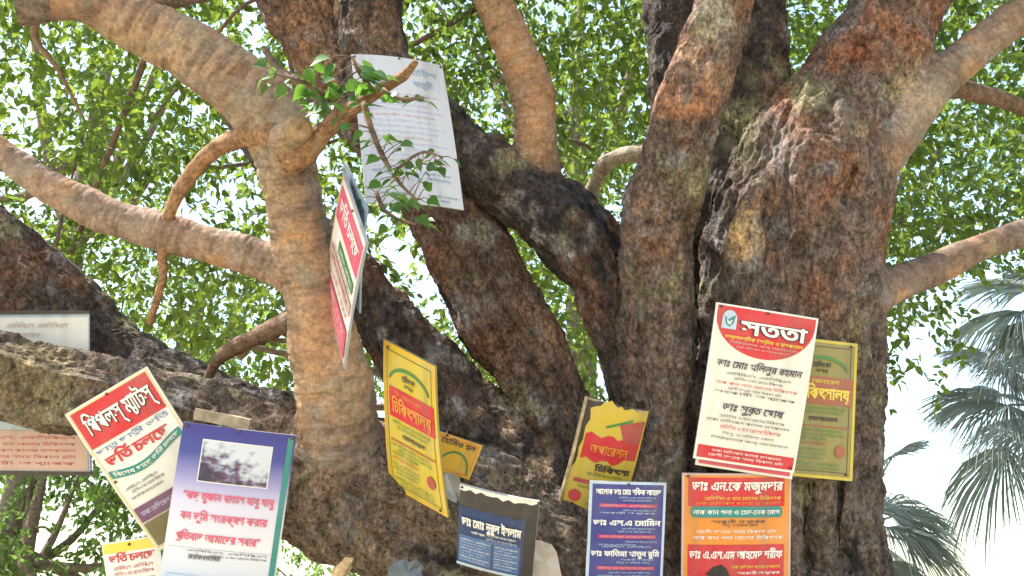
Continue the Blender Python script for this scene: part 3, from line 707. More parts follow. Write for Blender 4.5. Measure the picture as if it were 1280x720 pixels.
def fan_palm(crown, fr, label, R=1.2, pet=.9, n_extra=10, seed=1):
    random.seed(seed); base = np.array([crown[0] + .1, crown[1], 0.0]); root = empty('fan_palm', base); tag(root, label, 'palm tree', 'fan palms beyond the big tree')
    c = crown - base; mb = MB(); nodes = catmull([(0, 0, -.1, .26), (.06, 0, .5, .19), (0, .05, c[2] * .5, .16), (*c, .17)], .2)
    mb.tube(nodes[:, :3], nodes[:, 3], 12, 0, .12); mb.build('trunk', M_bark_bg, root)
    dirs = list(fr)
    for k in range(n_extra):
        a = 2 * math.pi * k / n_extra + random.uniform(-.2, .2); el = random.uniform(-.3, 1.1); dirs.append(((math.cos(a) * math.cos(el), math.sin(a) * math.cos(el), math.sin(el)), pet * random.uniform(.7, 1.1), R * random.uniform(.85, 1.1)))
    for (dv, pl_, r_) in dirs:
        dv = np.array(dv, float); dv /= np.linalg.norm(dv); hub = c + dv * pl_ - np.array([0, 0, .12 * pl_]); m = MB()
        m.tube([c, c + dv * pl_ * .55, hub], [.028, .02, .014], 6)
        bd = dv + np.array([0, 0, -.35 - .3 * max(0, dv[2])])
        upv = np.array([-dv[0] * dv[2], -dv[1] * dv[2], 1.2 - dv[2] ** 2 * .6]) + np.array([random.gauss(0, .2), -.7 + random.gauss(0, .2), 0])
        fan_blade(m, hub, bd, upv, r_, droop=random.uniform(.25, .5))
        o = m.build('frond', M_palm, root, smooth=False)
        at_ = o.data.attributes.new('leaf', 'FLOAT', 'FACE'); k0 = random.uniform(.2, .75)
        at_.data.foreach_set('value', np.clip(np.repeat(rng.normal(k0, .18, len(o.data.polygons) // 8 + 2), 8)[:len(o.data.polygons)], 0, 1).astype(np.float32))
fan_palm(at(1302, 515, 12), [((-.75, -.45, .12), .65, 1.15), ((-.35, -.8, -.35), .6, 1.2), ((-.7, .1, -.5), .6, 1.2), ((-.6, -.3, .8), .7, 1.0), ((.1, -.8, -.7), .5, 1.2)], 'grey green fan palm with spiky drooping fronds against bright sky beside the main trunk', R=1.2, pet=.7, n_extra=9, seed=3)
fan_palm(at(1072, 668, 13.5), [((.85, -.3, .55), .55, .95), ((.9, -.4, -.05), .6, .95), ((.6, -.5, -.6), .5, 1.0), ((.3, -.5, .9), 1.3, .7)], 'bluish fan palm with fronds fanning out from behind the foot of the main trunk', R=1.0, pet=.6, n_extra=8, seed=5)
fan_palm(at(1345, 395, 9.5), [((-.85, -.3, -.05), .35, .75), ((-.7, -.5, -.5), .3, .7)], 'greener fan palm at the frame edge whose frond tips hang above the larger palm', R=.85, pet=.5, n_extra=8, seed=8)
random.seed(21)

# ------------------------------------------------------------------ signs
YA, RE, RA = '\x01', '\x02', '\x03'      # joined forms the font cannot shape by itself: ya-phala, reph, ra-phala
def stroke(pts, w):
    v, f = [], []
    pts = [np.array(p, float) for p in pts]
    for i, p in enumerate(pts):
        t = pts[min(i + 1, len(pts) - 1)] - pts[max(i - 1, 0)]; t /= np.linalg.norm(t) + 1e-9; nn = np.array([-t[1], t[0]]) * w / 2
        v += [p + nn, p - nn]
    for i in range(len(pts) - 1): f.append((2 * i, 2 * i + 1, 2 * i + 3, 2 * i + 2))
    return v, f
_cache = {}
PRE = '\u09bf\u09c7\u09c8'
def visual(s):
    """logical to visual order: i, e, ai before their consonant, o split round it"""
    o = []
    for ch in s:
        if ch in '\u09cb\u09cc' or ch in PRE:
            k = len(o) - 1
            while k > 0 and o[k] in (RA, RE, YA, '\u09bc'): k -= 1
            if ch == '\u09cb': o.insert(k, '\u09c7'); o.append('\u09be')
            elif ch == '\u09cc': o.insert(k, '\u09c7'); o.append('\u09d7')
            else: o.insert(k, ch)
        else: o.append(ch)
    return ''.join(o)
def outline(s):
    cu = bpy.data.curves.new('lettering', 'FONT'); cu.body = s; cu.resolution_u = 2
    ob = bpy.data.objects.new('lettering', cu); COL.objects.link(ob); bpy.context.view_layer.update()
    dg = bpy.context.evaluated_depsgraph_get(); ev = ob.evaluated_get(dg); me = ev.to_mesh()
    V = [np.array(v.co[:2]) for v in me.vertices]; Fc = [tuple(p.vertices) for p in me.polygons]
    ev.to_mesh_clear(); bpy.data.objects.remove(ob); bpy.data.curves.remove(cu); return V, Fc
_bar = None
_cache = {}
def glyphs(s, shear=0.0):
    """outline mesh of a line of text, joined forms drawn by hand: (verts2d, faces, x0, x1)"""
    global _bar
    if (s, shear) in _cache: return _cache[(s, shear)]
    if _bar is None:
        a = max(p[0] for p in outline('\u0995|')[0]); b = max(p[0] for p in outline('\u0995||')[0]); _bar = (b - a)
    V, Fc, x = [], [], 0.0; parts, cur = [], ''
    for ch in visual(s):
        if ch in (YA, RE, RA):
            if cur: parts.append(cur)
            parts.append(ch); cur = ''
        else: cur += ch
    if cur: parts.append(cur)
    for p in parts:
        if p in (YA, RE, RA):
            v2, f2 = [], []
            if p == YA: v, f = stroke([(x - .02, .62), (x + .32, .62)], .08); v2, f2 = stroke([(x + .22, .60), (x + .22, .02), (x + .17, -.10), (x + .02, -.12), (x - .05, .02), (x + .06, .12), (x + .2, .1)], .075)
            elif p == RE: v, f = stroke([(x - .30, .80), (x - .16, .72), (x - .05, .88)], .075)
            else: v, f = stroke([(x - .55, -.12), (x - .30, -.05), (x - .10, -.16)], .075)
            for vv, ff in ((v, f), (v2, f2)):
                b = len(V); V += [np.array(q) for q in vv]; Fc += [tuple(i + b for i in t) for t in ff]
            if p == YA: x += .30
            continue
        adv = max([q[0] for q in outline(p + '|')[0]] or [.3]) - _bar
        b = len(V); v, f = outline(p)
        V += [q + np.array([x, 0]) for q in v]; Fc += [tuple(i + b for i in t) for t in f]; x += max(.1, adv)
    A = np.array(V)
    if shear: A[:, 0] += shear * A[:, 1]
    _cache[(s, shear)] = (A, Fc, A[:, 0].min(), A[:, 0].max()); return _cache[(s, shear)]

class Sign:
    def __init__(s, name, pose, label, cat='sign', group='signs nailed to the big tree', th=.008, bend=(0, 0), board=None, back=None, outline=None):
        f = PUSH.get([k for k in POSE if POSE[k] is pose][0], 1); loc, q, s.w, s.h = pose; loc = tuple(CAM + (np.array(loc) - CAM) * f); s.w *= f; s.h *= f; s.bend = bend; s.th = th
        s.root = empty(name, loc); s.root.rotation_mode = 'QUATERNION'; s.root.rotation_quaternion = Quaternion(q)
        tag(s.root, label, cat, group); s.txt = MB(); s.tm = []; s.layer = 0
        if board is not None: s.board(board, back, outline)
    def xyz(s, u, v, off=0):
        x, z = (u - .5) * s.w, (.5 - v) * s.h
        y = s.bend[0] * (2 * (u - .5)) ** 2 + s.bend[1] * (2 * (v - .5)) ** 2 + (s.bend[2] * (u - .5) * (v - .5) * 4 if len(s.bend) > 2 else 0)
        return (x, y - off, z)
    def board(s, mat, back=None, outline=None):
        if outline is None: outline = [(0, 0), (1, 0), (1, 1), (0, 1)]
        o = []
        for i in range(len(outline)):
            a, b = np.array(outline[i]), np.array(outline[(i + 1) % len(outline)]); k = max(1, int(np.linalg.norm((b - a) * [s.w, s.h]) / .03))
            o += [a + (b - a) * j / k for j in range(k)]
        n = len(o)
        if len(outline) == 4:
            nu, nv = 12, 16; mb = MB(); V_ = [s.xyz(i / nu, j / nv, sg * s.th / 2) for sg in (1, -1) for j in range(nv + 1) for i in range(nu + 1)]
            K = (nu + 1) * (nv + 1); fs, ms = [], []
            for j in range(nv):
                for i in range(nu):
                    a = j * (nu + 1) + i; fs.append((a, a + nu + 1, a + nu + 2, a + 1)); ms.append(0)
                    fs.append((K + a, K + a + 1, K + a + nu + 2, K + a + nu + 1)); ms.append(1)
            ring = [i for i in range(nu)] + [j * (nu + 1) + nu for j in range(nv)] + [nv * (nu + 1) + i for i in range(nu, 0, -1)] + [j * (nu + 1) for j in range(nv, 0, -1)]
            for a, b in zip(ring, ring[1:] + ring[:1]): fs.append((a, b, K + b, K + a)); ms.append(1)
            mb.v = V_; mb.f = fs; mb.m = ms
        else:
            mb = MB(); mb.v = [s.xyz(*p, s.th / 2) for p in o] + [s.xyz(*p, -s.th / 2) for p in o]
            mb.f = [tuple(range(n))[::-1], tuple(range(n, 2 * n))] + [(i, (i + 1) % n, n + (i + 1) % n, n + i) for i in range(n)]; mb.m = [0, 1] + [1] * n
        return mb.build('board', [mat, back or mat], s.root, smooth=False)
    def off(s): s.layer += 1; return s.th / 2 + .0009 * s.layer
    def rect(s, name, u0, v0, u1, v1, mat, nu=10, nv=8, fn=None, label=None):
        """a printed field; fn warps it"""
        of = s.off(); mb = MB(); g = fn or (lambda u, v: (u, v))
        mb.v = [s.xyz(*g(u0 + (u1 - u0) * i / nu, v0 + (v1 - v0) * j / nv), of) for j in range(nv + 1) for i in range(nu + 1)]
        for j in range(nv):
            for i in range(nu): a = j * (nu + 1) + i; mb.f.append((a, a + nu + 1, a + nu + 2, a + 1)); mb.m.append(0)
        o = mb.build(name, mat, s.root, smooth=False)
        if label: o['label'] = label
        return o
    def poly(s, name, pts, mat, parent=None):
        of = s.off(); q = []
        for i in range(len(pts)):
            a, b = np.array(pts[i], float), np.array(pts[(i + 1) % len(pts)], float); k = max(1, int(np.linalg.norm((b - a) * [s.w, s.h]) / .02)); q += [a + (b - a) * j / k for j in range(k)]
        c = np.mean(q, axis=0); mb = MB(); n = len(q); R = 6
        mb.v = [s.xyz(*c, of)] + [s.xyz(*(c + (p - c) * (k + 1) / R), of) for k in range(R) for p in q]
        for i in range(n):
            j = (i + 1) % n; mb.f.append((0, 1 + j, 1 + i))
            for k in range(R - 1): mb.f.append((1 + k * n + i, 1 + k * n + j, 1 + k * n + n + j, 1 + k * n + n + i))
        mb.m = [0] * len(mb.f)
        return mb.build(name, mat, parent or s.root, smooth=False)
    def border(s, mat, m0, m1, name='border'):
        of = s.off(); mb = MB(); a, b = s.w, s.h
        def ring(m): return [(m / a, m / b), (1 - m / a, m / b), (1 - m / a, 1 - m / b), (m / a, 1 - m / b)]
        A, B_ = ring(m0), ring(m1); k = 10
        for i in range(4):
            j = (i + 1) % 4; base = len(mb.v)
            for t in range(k + 1):
                f = t / k
                for rg in (A, B_): mb.v.append(s.xyz(rg[i][0] + (rg[j][0] - rg[i][0]) * f, rg[i][1] + (rg[j][1] - rg[i][1]) * f, of))
            for t in range(k): q = base + 2 * t; mb.f.append((q, q + 1, q + 3, q + 2)); mb.m.append(0)
        return mb.build(name, mat, s.root, smooth=False)
    def text(s, st, u0, u1, v0, v1, mat, bold=.0, shear=0, fn=None, lay=None):
        """a line of lettering stretched over u0..u1, its headline at v0 and its foot at v1"""
        A, Fc, x0, x1 = glyphs(st, shear)
        if mat not in s.tm: s.tm.append(mat)
        g = fn or (lambda u, v: (u, v)); k = bold if bold > .012 else 0
        for ci, (ox, oy) in enumerate([(0, 0)] if not k else [(-k, -k * .6), (k, -k * .6), (-k, k * .6), (k, k * .6)]):   # heavier strokes: the outline printed over itself
            of = s.th / 2 + .0009 * (s.layer + 1 + (lay or 0)) + .00016 * ci
            s.txt.add([s.xyz(*g(u0 + (u1 - u0) * (x + ox - x0) / (x1 - x0), v1 + (v0 - v1) * (y + oy) / .69), of) for x, y in A], Fc, s.tm.index(mat))
    def done(s, nails=((.5, .03),), lname='lettering'):
        if s.txt.v: s.txt.build(lname, s.tm, s.root, smooth=False)
        for (u, v) in nails:
            mb = MB(); x, y, z = s.xyz(u, v, s.th / 2)
            mb.tube([(x, y + .045, z), (x, y - .004, z), (x, y - .0045, z), (x, y - .007, z)], [.0022, .0022, .006, .005], 8)
            mb.build('nail', M_nail, s.root)
        return s

M_nail, _nt, _n, _l, _b = mat_new('rusty nail'); _b.inputs['Base Color'].default_value = (.13, .07, .04, 1); _b.inputs['Metallic'].default_value = .6; _b.inputs['Roughness'].default_value = .6
K = dict(
    white=paint('white print', (.76, .73, .69), dirt=.22), cream=paint('cream board', (.74, .69, .61), dirt=.22), red=paint('red print', (.56, .018, .03)), dred=paint('dull red print', (.42, .05, .05)),
    yellow=paint('yellow sheet', (.58, .42, .035)), orange=paint('orange print', (.72, .25, .03)), gold=paint('golden sheet', (.70, .40, .02)), blue=paint('deep blue print', (.035, .04, .22)),
    navy=paint('navy print', (.02, .045, .14)), mid=paint('mid blue print', (.06, .14, .36)), teal=paint('teal print', (.02, .22, .20)), green=paint('green print', (.05, .22, .05)), black=paint('black print', (.02, .02, .025), dirt=.05),
    ink=paint('dark ink', (.05, .04, .06), dirt=.05), pink=paint('pink print', (.70, .08, .16)), magenta=paint('magenta print', (.55, .03, .14)), rose=paint('faded pink sheet', (.56, .38, .34)), sky=paint('pale blue print', (.45, .55, .70)),
    brown=paint('weathered brown sheet', (.045, .036, .038), dirt=.15, scale=22), grey=paint('grey sheet', (.42, .40, .38)), ltxt=paint('white lettering', (.82, .80, .76), dirt=.06), ytxt=paint('yellow lettering', (.78, .58, .06), dirt=.08), olive=paint('aged yellow sheet', (.27, .225, .06), dirt=.6), dolive=paint('aged dull red band', (.36, .10, .05)),
    paper=paint('torn paper', (.40, .34, .30), dirt=.5, scale=25), frame=paint('dark frame', (.035, .026, .022), dirt=.05), lav=paint('lavender print', (.52, .46, .66)), steel=paint('blue grey back', (.30, .37, .46)), hole=paint('black torn patch', (.012, .010, .012)))
M_stick = simple_bark('bare wood batten', (.48, .37, .22))
M_plank = simple_bark('weathered plank', (.40, .31, .21))

POSE = {
'board': ((-2.142,4.177,2.636),(0.9838,0.1718,0.0044,-0.0506),0.649,0.694),
'mats': ((-1.329,3.620,2.239),(0.9372,0.2283,-0.2627,-0.0216),0.342,0.613),
'poster': ((-1.018,3.580,2.056),(0.9824,0.1586,0.0563,0.0813),0.401,0.583),
'small': ((-1.437,3.900,1.849),(0.9836,0.1540,-0.0765,-0.0550),0.227,0.284),
'edge': ((-0.631,3.419,2.908),(0.7387,0.3265,0.3608,-0.4663),0.430,0.590),
'edgeback': ((-0.612,3.449,3.060),(0.7493,0.3404,0.3113,-0.4751),0.350,0.463),
'sheet': ((-0.417,3.490,3.561),(0.9783,-0.0668,-0.0631,0.1858),0.396,0.724),
'yellow': ((-0.373,3.619,2.357),(0.8581,0.3069,0.1242,-0.3924),0.345,0.614),
'yellow2': ((-0.278,3.826,2.316),(0.9514,0.2385,0.1672,0.0999),0.295,0.149),
'navy': ((-0.058,3.70,1.985),(0.9078,0.3971,0.0798,-0.1091),0.295,0.375),
'torn': ((0.363,3.918,2.298),(0.9477,0.3018,0.0994,0.0306),0.258,0.479),
'blue': ((0.423,3.771,1.940),(0.9843,0.1612,0.0128,0.0713),0.292,0.496),
'orange': ((0.850,3.830,1.953),(0.9839,0.1761,-0.0004,0.0304),0.420,0.556),
'satata': ((0.910,3.567,2.502),(0.9826,0.1641,0.0718,0.0492),0.391,0.585),
'under': ((0.918,3.612,2.494),(0.9826,0.1641,0.0728,0.0462),0.375,0.600),
'yellow3': ((1.188,3.730,2.463),(0.9913,0.1038,0.0382,0.0713),0.296,0.532),
}
PUSH = {'mats': 3.79 / 3.62, 'poster': 3.69 / 3.52, 'small': 3.86 / 3.75, 'sheet': 4.12 / 3.95, 'satata': 1.022, 'under': 1.022, 'yellow3': 3.90 / 3.80, 'orange': 1.02, 'blue': 1.02}   # seated back against the wood
SM = ['এমবিবিএস, এফসিপিএস', 'মেডিসিন ও বাত রোগের চিকিৎসক', 'ঢাকা মেডিকেল কলেজ হাসপাতাল', 'রোগী দেখার সময় বিকাল ৪টা', 'সহকারী অধ্যাপক', 'শিশু ও মহিলা রোগ', 'সিরিয়ালের জন্য যোগাযোগ', 'নাক কান গলা রোগের চিকিৎসক']
SM = [t.replace('্য', YA) for t in SM]
def small(s, rows, u0, u1, mat, h=.014, k0=0):
    for i, (v, a, b) in enumerate(rows): s.text(SM[(k0 + i) % len(SM)], u0 + a, u1 - b, v - h / 2, v + h / 2, mat)

# white sign with the red bowl header
s = Sign('clinic_sign', POSE['satata'], 'white doctors sign with red bowl shaped header and black lettering on the main trunk', bend=(.008, .006, .005), board=K['cream'], back=K['grey'])
s.border(K['white'], 0, .010)
bowl = [(.02, .012), (.98, .012)] + [(.5 + .48 * math.cos(t), .07 + .245 * math.sin(t)) for t in np.linspace(.0, math.pi, 26)]
s.poly('header_panel', bowl, K['red'])
s.rect('footer_panel', .025, .905, .975, .985, K['red'])
badge = [(.075, .155), (.075, .09)] + [(.145 - .07 * math.cos(t), .09 - .055 * math.sin(t)) for t in np.linspace(0, math.pi, 10)] + [(.215, .09), (.215, .155)]
eo = s.poly('emblem', badge, K['sky'])
s.poly('emblem_bird', [(.095, .075), (.13, .105), (.15, .085), (.20, .062), (.185, .115), (.15, .142), (.112, .125)], K['teal'], eo)
s.poly('emblem_bird', [(.115, .09), (.14, .112), (.175, .095), (.155, .128), (.13, .122)], K['white'], eo)
s.text('সততা', .255, .905, .085, .175, K['black'], .055, lay=0)
s.text('সততা', .262, .90, .085, .172, K['ltxt'], .028, lay=2)
s.text('ডায়াগনস্টিক সেন্টার ও হাসপাতাল', .12, .88, .193, .214, K['ytxt'], .015, lay=2)
s.text(SM[6], .17, .83, .228, .242, K['rose'], lay=2); s.text(SM[2], .24, .76, .254, .266, K['rose'], lay=2)
s.text('ডাঃ মোঃ খলিলুর রহমান', .09, .92, .352, .395, K['ink'], .02, .18)
small(s, [(.432, .12, .12), (.462, .2, .2)], .06, .94, K['ink'], .016)
s.text(SM[7], .1, .9, .487, .505, K['red'], .012); small(s, [(.527, .16, .2), (.553, .04, .04)], .06, .94, K['ink'], .015, 3)
s.text('ডাঃ সুব' + RA + 'ত ঘোষ', .2, .80, .622, .668, K['ink'], .02, .18)
small(s, [(.705, .12, .12), (.735, .0, .06)], .06, .94, K['ink'], .016, 1)
s.text(SM[1], .2, .8, .762, .785, K['red'], .012); small(s, [(.812, .15, .2), (.845, .05, .05)], .08, .94, K['ink'], .014, 5)
small(s, [(.928, .08, .08), (.957, .05, .05)], .08, .92, K['ltxt'], .015, 2)
s.done([(.5, .02), (.05, .02), (.95, .97)])

s = Sign('clinic_sign', POSE['under'], 'pale pink edged sign almost wholly hidden behind the white and red doctors sign', bend=(.004, .002), board=K['white'], back=K['grey'])
s.rect('footer_panel', .03, .93, .97, .985, K['pink']); small(s, [(.955, .1, .1)], .1, .9, K['ltxt'], .015); s.done()

# red and orange sign
s = Sign('clinic_sign', POSE['orange'], 'red and orange doctors sign with green pill band below the white red sign', bend=(.012, .0), board=K['orange'], back=K['grey'])
s.border(K['rose'], 0, .009)
s.rect('header_panel', .055, .03, .935, .225, K['red'])
s.rect('lower_panel', .055, .485, .935, .72, K['red'])
pill = [(.11 + .035 * math.cos(t), .262 + .038 * math.sin(t)) for t in np.linspace(math.pi / 2, 1.5 * math.pi, 8)] + [(.88 + .035 * math.cos(t), .262 + .038 * math.sin(t)) for t in np.linspace(-math.pi / 2, math.pi / 2, 8)]
s.poly('green_band', pill, K['teal'])
s.text('ডাঃ এন.কে মজুমদার', .09, .92, .055, .115, K['ltxt'], .03, .1)
s.text(SM[1], .2, .9, .158, .180, K['ytxt'], .01); s.text(SM[2], .12, .9, .192, .212, K['orange'], .01)
s.text('নাক কান গলা ও হেড-নেক রোগ', .10, .89, .248, .278, K['ltxt'], .015)
small(s, [(.328, .2, .18), (.352, .3, .25)], .06, .94, K['brown'], .02, 4)
s.text(SM[3], .13, .86, .385, .405, K['ltxt'], .01); s.text(SM[7], .10, .92, .425, .448, K['ltxt'], .01)
s.text('ডাঃ এ.এস.এম আহমেদ শরীফ', .07, .92, .525, .578, K['ltxt'], .03, .1)
s.text(SM[2], .45, .9, .625, .645, K['ytxt'], .01); s.text(SM[4], .5, .9, .668, .686, K['ltxt'], .01)
s.poly('green_band', [(a, b + .50) for a, b in pill], K['teal'])
small(s, [(.83, .1, .1), (.87, .1, .1), (.92, .2, .2)], .08, .92, K['ltxt'], .02)
s.poly('torn_hole', [(.21, .685), (.28, .635), (.36, .618), (.41, .65), (.43, .69), (.46, .76), (.36, .73), (.27, .70)], K['hole'])
s.done([(.05, .02), (.94, .02)])

# blue sign
s = Sign('clinic_sign', POSE['blue'], 'dark blue doctors sign with thin white border and pink strips', bend=(.004, .003), board=K['blue'], back=K['grey'])
s.border(K['sky'], 0, .010)
for (v, t, a, b) in ((.055, 'আলোক ডাঃ মোঃ শফিক আহমদ', .08, .93), (.285, 'ডাঃ এস.এ মোমিন', .06, .94), (.515, 'ডাঃ ফাতিমা খাতুন রুমি', .05, .94), (.73, 'ইসলামী হাসপাতাল', .03, .97)):
    s.text(t, a, b, v, v + .040, K['ltxt'], .035)
for (v, k) in ((.165, 0), (.395, 2), (.628, 5)):
    s.rect('pink_strip', .13, v, .88, v + .026, K['magenta']); s.text(SM[k], .16, .85, v + .005, v + .020, K['rose'], lay=1)
small(s, [(.118, .3, .05), (.138, .35, .1)], .08, .92, K['sky'], .012, 1); small(s, [(.212, .35, .05), (.232, .05, .05)], .08, .92, K['sky'], .012, 3)
small(s, [(.348, .35, .05), (.370, .3, .1)], .08, .92, K['sky'], .012, 2); small(s, [(.445, .4, .02), (.468, .05, .3), (.482, .1, .1)], .08, .92, K['sky'], .012, 6)
small(s, [(.578, .35, .05), (.600, .3, .1)], .08, .92, K['sky'], .012, 4); small(s, [(.675, .2, .1), (.70, .05, .1)], .08, .92, K['sky'], .012, 7)
small(s, [(.82, .1, .1), (.86, .05, .1), (.9, .2, .2)], .08, .92, K['sky'], .016, 7)
s.done([(.5, .02)])

# old yellow sign on the trunk's flank
def yellow_face(s, base, band, ink, rtxt, btxt):
    s.border(K['gold'] if base is K['yellow'] else K['yellow'], 0, .012)
    s.border(ink, .026, .0285, 'inner_border')
    s.rect('title_band', .12, .27, .97 - .02, .47, band)
    arc = lambda u, v: (.5 + (.36 + (.14 - v) * 1.2) * math.cos(math.pi - (u * math.pi)), .24 - (.10 + (.14 - v) * .9) * math.sin(math.pi - u * math.pi))
    s.rect('arch_band', .06, .115, .94, .14, K['green'], 18, 2, arc)
    s.text('হোমিও হল', .38, .62, .165, .20, ink, .03); s.text('ডাঃ', .42, .58, .215, .24, ink, .02)
    s.text('দি জেনারেল', .25, .75, .29, .32, btxt, .01); s.text('চিকিৎসালয়', .18, .90, .35, .43, btxt, .04)
    small(s, [(.50, .05, .05), (.53, .12, .1)], .12, .9, K['green'], .022, 1); s.text('যোগাযোগ', .35, .75, .56, .59, ink, .03)
    s.rect('red_rule', .12, .625, .92, .634, rtxt)
    small(s, [(.66, .0, .1), (.69, .1, .05), (.72, .0, .3)], .12, .9, K['green'], .020, 2); s.text(SM[1], .13, .6, .745, .765, rtxt, .01)
    small(s, [(.80, .0, .3), (.83, .0, .3), (.86, .05, .35), (.90, .0, .1), (.93, .1, .1)], .12, .9, K['green'], .018, 5)
    s.poly('stamp', [(.80 + .07 * math.cos(t), .80 + .045 * math.sin(t)) for t in np.linspace(0, 6.28, 14)[:-1]], rtxt)
s = Sign('notice_sign', POSE['yellow3'], 'faded yellow notice with dull red title band half behind the white red doctors sign', bend=(.010, .0), board=K['olive'], back=K['grey'])
yellow_face(s, K['olive'], K['dolive'], K['brown'], K['dolive'], K['ytxt']); s.done([(.9, .03), (.9, .96)])
s = Sign('notice_sign', POSE['yellow'], 'bright yellow notice with orange red title band turned sideways on the smooth limb', bend=(.0, .012, .01), board=K['yellow'], back=K['olive'])
yellow_face(s, K['yellow'], K['red'], K['brown'], K['dred'], K['orange']); s.done([(.1, .03), (.9, .97)])
s = Sign('notice_sign', POSE['yellow2'], 'small golden yellow board poking out behind the bright yellow notice', bend=(.004, .0), board=K['gold'], back=K['brown'])
s.border(K['orange'], .008, .016); s.text('হোমিও হল', .45, .93, .10, .24, K['brown'], .02)
s.rect('arch_band', .0, .1, 1, .13, K['green'], 16, 2, lambda u, v: (.72 + .20 * math.cos(math.pi * (1 - u)) * (1 + (v - .1) * 4), .92 - .5 * math.sin(math.pi * u) * (1 + (v - .1) * 4))); s.done()

# navy sign with its weathered top
s = Sign('clinic_sign', POSE['navy'], 'small navy blue doctors sign with peeled dark top under a torn white edge', bend=(.008, .004), board=K['brown'], back=K['grey'])
s.rect('navy_panel', .0, .25, .86, .985, K['navy'], 14, 8, lambda u, v: (u, v + (.02 * math.sin(u * 29) + .012 * math.sin(u * 71)) * (v < .3)))
s.rect('blue_panel', .02, .60, .82, .955, K['mid']); s.rect('navy_rule', .455, .62, .475, .96, K['navy'])
s.rect('torn_edge', .0, -.005, .98, .055, K['white'], 14, 2, lambda u, v: (u, v + (.018 * math.sin(u * 37) + .012 * math.sin(u * 83)) * (1 if v > .03 else 0) - .02 * u * (v > .03)))
s.rect('white_margin', .0, .962, .82, 1.0, K['sky'])
s.text('ডাঃ মোঃ নুরুল ইসলাম', .05, .82, .365, .465, K['ltxt'], .045)
s.text(SM[4], .18, .36, .515, .545, K['ltxt'], .02); s.text(SM[2], .38, .76, .50, .53, K['ltxt'], .01); s.text(SM[1], .38, .78, .555, .59, K['sky'], .01)
for i in range(8): s.text(SM[i], .04, .43 - .05 * (i % 3), .635 + .038 * i, .655 + .038 * i, K['sky'] if i % 3 else K['ltxt'], .01)
for i in range(8): s.text(SM[(i + 3) % 8], .50, .79 - .06 * (i % 2), .635 + .038 * i, .655 + .038 * i, K['sky'] if i % 2 else K['ltxt'], .01)
s.done([(.03, .02)])
# torn paper beside it and scraps
def scrap(name, pix, d, mat, label, cat='paper', bend=.012, grp='scraps of paper stuck to the big tree'):
    C_ = np.array([at(x, y, d) for x, y in pix]); c = C_.mean(0); o_ = empty(name, c) ; bpy.data.objects.remove(o_)
    mb = MB(); n = len(pix); nr = np.array([0, -CP, -SP]) * .0025
    ring = [(p - c) + np.array([0, -bend * math.sin(i * 1.7), 0]) for i, p in enumerate(C_)]
    mid = [r * .55 + np.array([0, bend * .4 * math.sin(i * 2.3), 0]) for i, r in enumerate(ring)]
    for sg in (1, -1): mb.v += [tuple(nr * sg * .5)] + [tuple(r + nr * sg * .5) for r in mid] + [tuple(r + nr * sg * .5) for r in ring]
    K_ = 1 + 2 * n
    for i in range(n):
        j = (i + 1) % n
        mb.f += [(0, 1 + i, 1 + j), (1 + i, 1 + n + i, 1 + n + j, 1 + j), (K_, K_ + 1 + j, K_ + 1 + i), (K_ + 1 + i, K_ + 1 + j, K_ + 1 + n + j, K_ + 1 + n + i), (1 + n + i, K_ + 1 + n + i, K_ + 1 + n + j, 1 + n + j)]
    mb.m = [0] * len(mb.f); o = mb.build(name, mat, None, smooth=False); o.location = c; tag(o, label, cat, grp); return o
scrap('torn_paper', [(658, 674), (676, 676), (690, 681), (696, 690), (701, 716), (706, 735), (680, 735), (662, 716), (657, 700)], 3.70, K['paper'], 'crumpled pale paper scrap hanging beside the navy blue doctors sign')
scrap('torn_paper', [(556, 586), (575, 598), (578, 618), (576, 634), (562, 630), (554, 612)], 3.86, K['grey'], 'grey printed scrap tucked between yellow notice and navy doctors sign')
scrap('sign_fragment', [(484, 716), (489, 706), (497, 701), (506, 698), (512, 703), (521, 700), (528, 706), (526, 716), (533, 728), (531, 742), (489, 742), (492, 728)], 3.72, paint('dull steel', (.10, .12, .15)), 'dark blue grey broken sign piece below the bright yellow notice', 'sign')

# torn yellow board behind the stem, in a broken batten frame
s = Sign('torn_sign', POSE['torn'], 'torn yellow and red board with a bare batten wedged behind the upright stem', bend=(.01, .0), board=K['frame'], back=K['brown'])
TORN = ([(.12, .07), (.20, .045), (.26, .035), (.30, .0), (.36, -.015), (.41, -.03), (.46, .0), (.52, .02), (.57, .005), (.63, .03), (.69, .022), (.74, .005), (.83, .03), (.92, .01), (1, .0), (1.02, .5), (1, 1), (.05, 1), (.035, .80), (.05, .62), (.09, .57), (.10, .50), (.085, .43), (.12, .36), (.11, .24), (.155, .17)])
s.poly('torn_sheet', TORN, K['yellow'])
s.rect('red_band', .14, .29, .99, .52, K['red'], 10, 6, lambda u, v: (u, v + .02 * math.sin(u * 21) - .08 * (u > .7) * (u - .7) / .3))
s.rect('green_smear', .42, .2, .80, .225, K['green'], 8, 2, lambda u, v: (u, v - .25 * (u - .4)))
s.poly('red_patch', [(.62, .17), (.80, .13), (.99, .10), (.99, .32), (.74, .31)], K['dred']); s.text('অপারেশন', .25, .85, .37, .45, K['orange'], .02); s.text('চিকিৎসা', .40, .95, .555, .605, K['brown'], .04)
small(s, [(.64, .1, .1)], .2, .95, K['green'], .03, 2); s.rect('red_rule', .12, .70, .9, .735, K['dred']); small(s, [(.77, .1, .3), (.86, .3, .1), (.92, .3, .1)], .1, .95, K['green'], .025, 4)
s.poly('stamp', [(.2 + .10 * math.cos(t), .86 + .055 * math.sin(t)) for t in np.linspace(0, 6.28, 16)[:-1]], K['red'])
mb = MB(); a, b = s.xyz(.015, -.02, .012), s.xyz(.0, 1.0, .012)
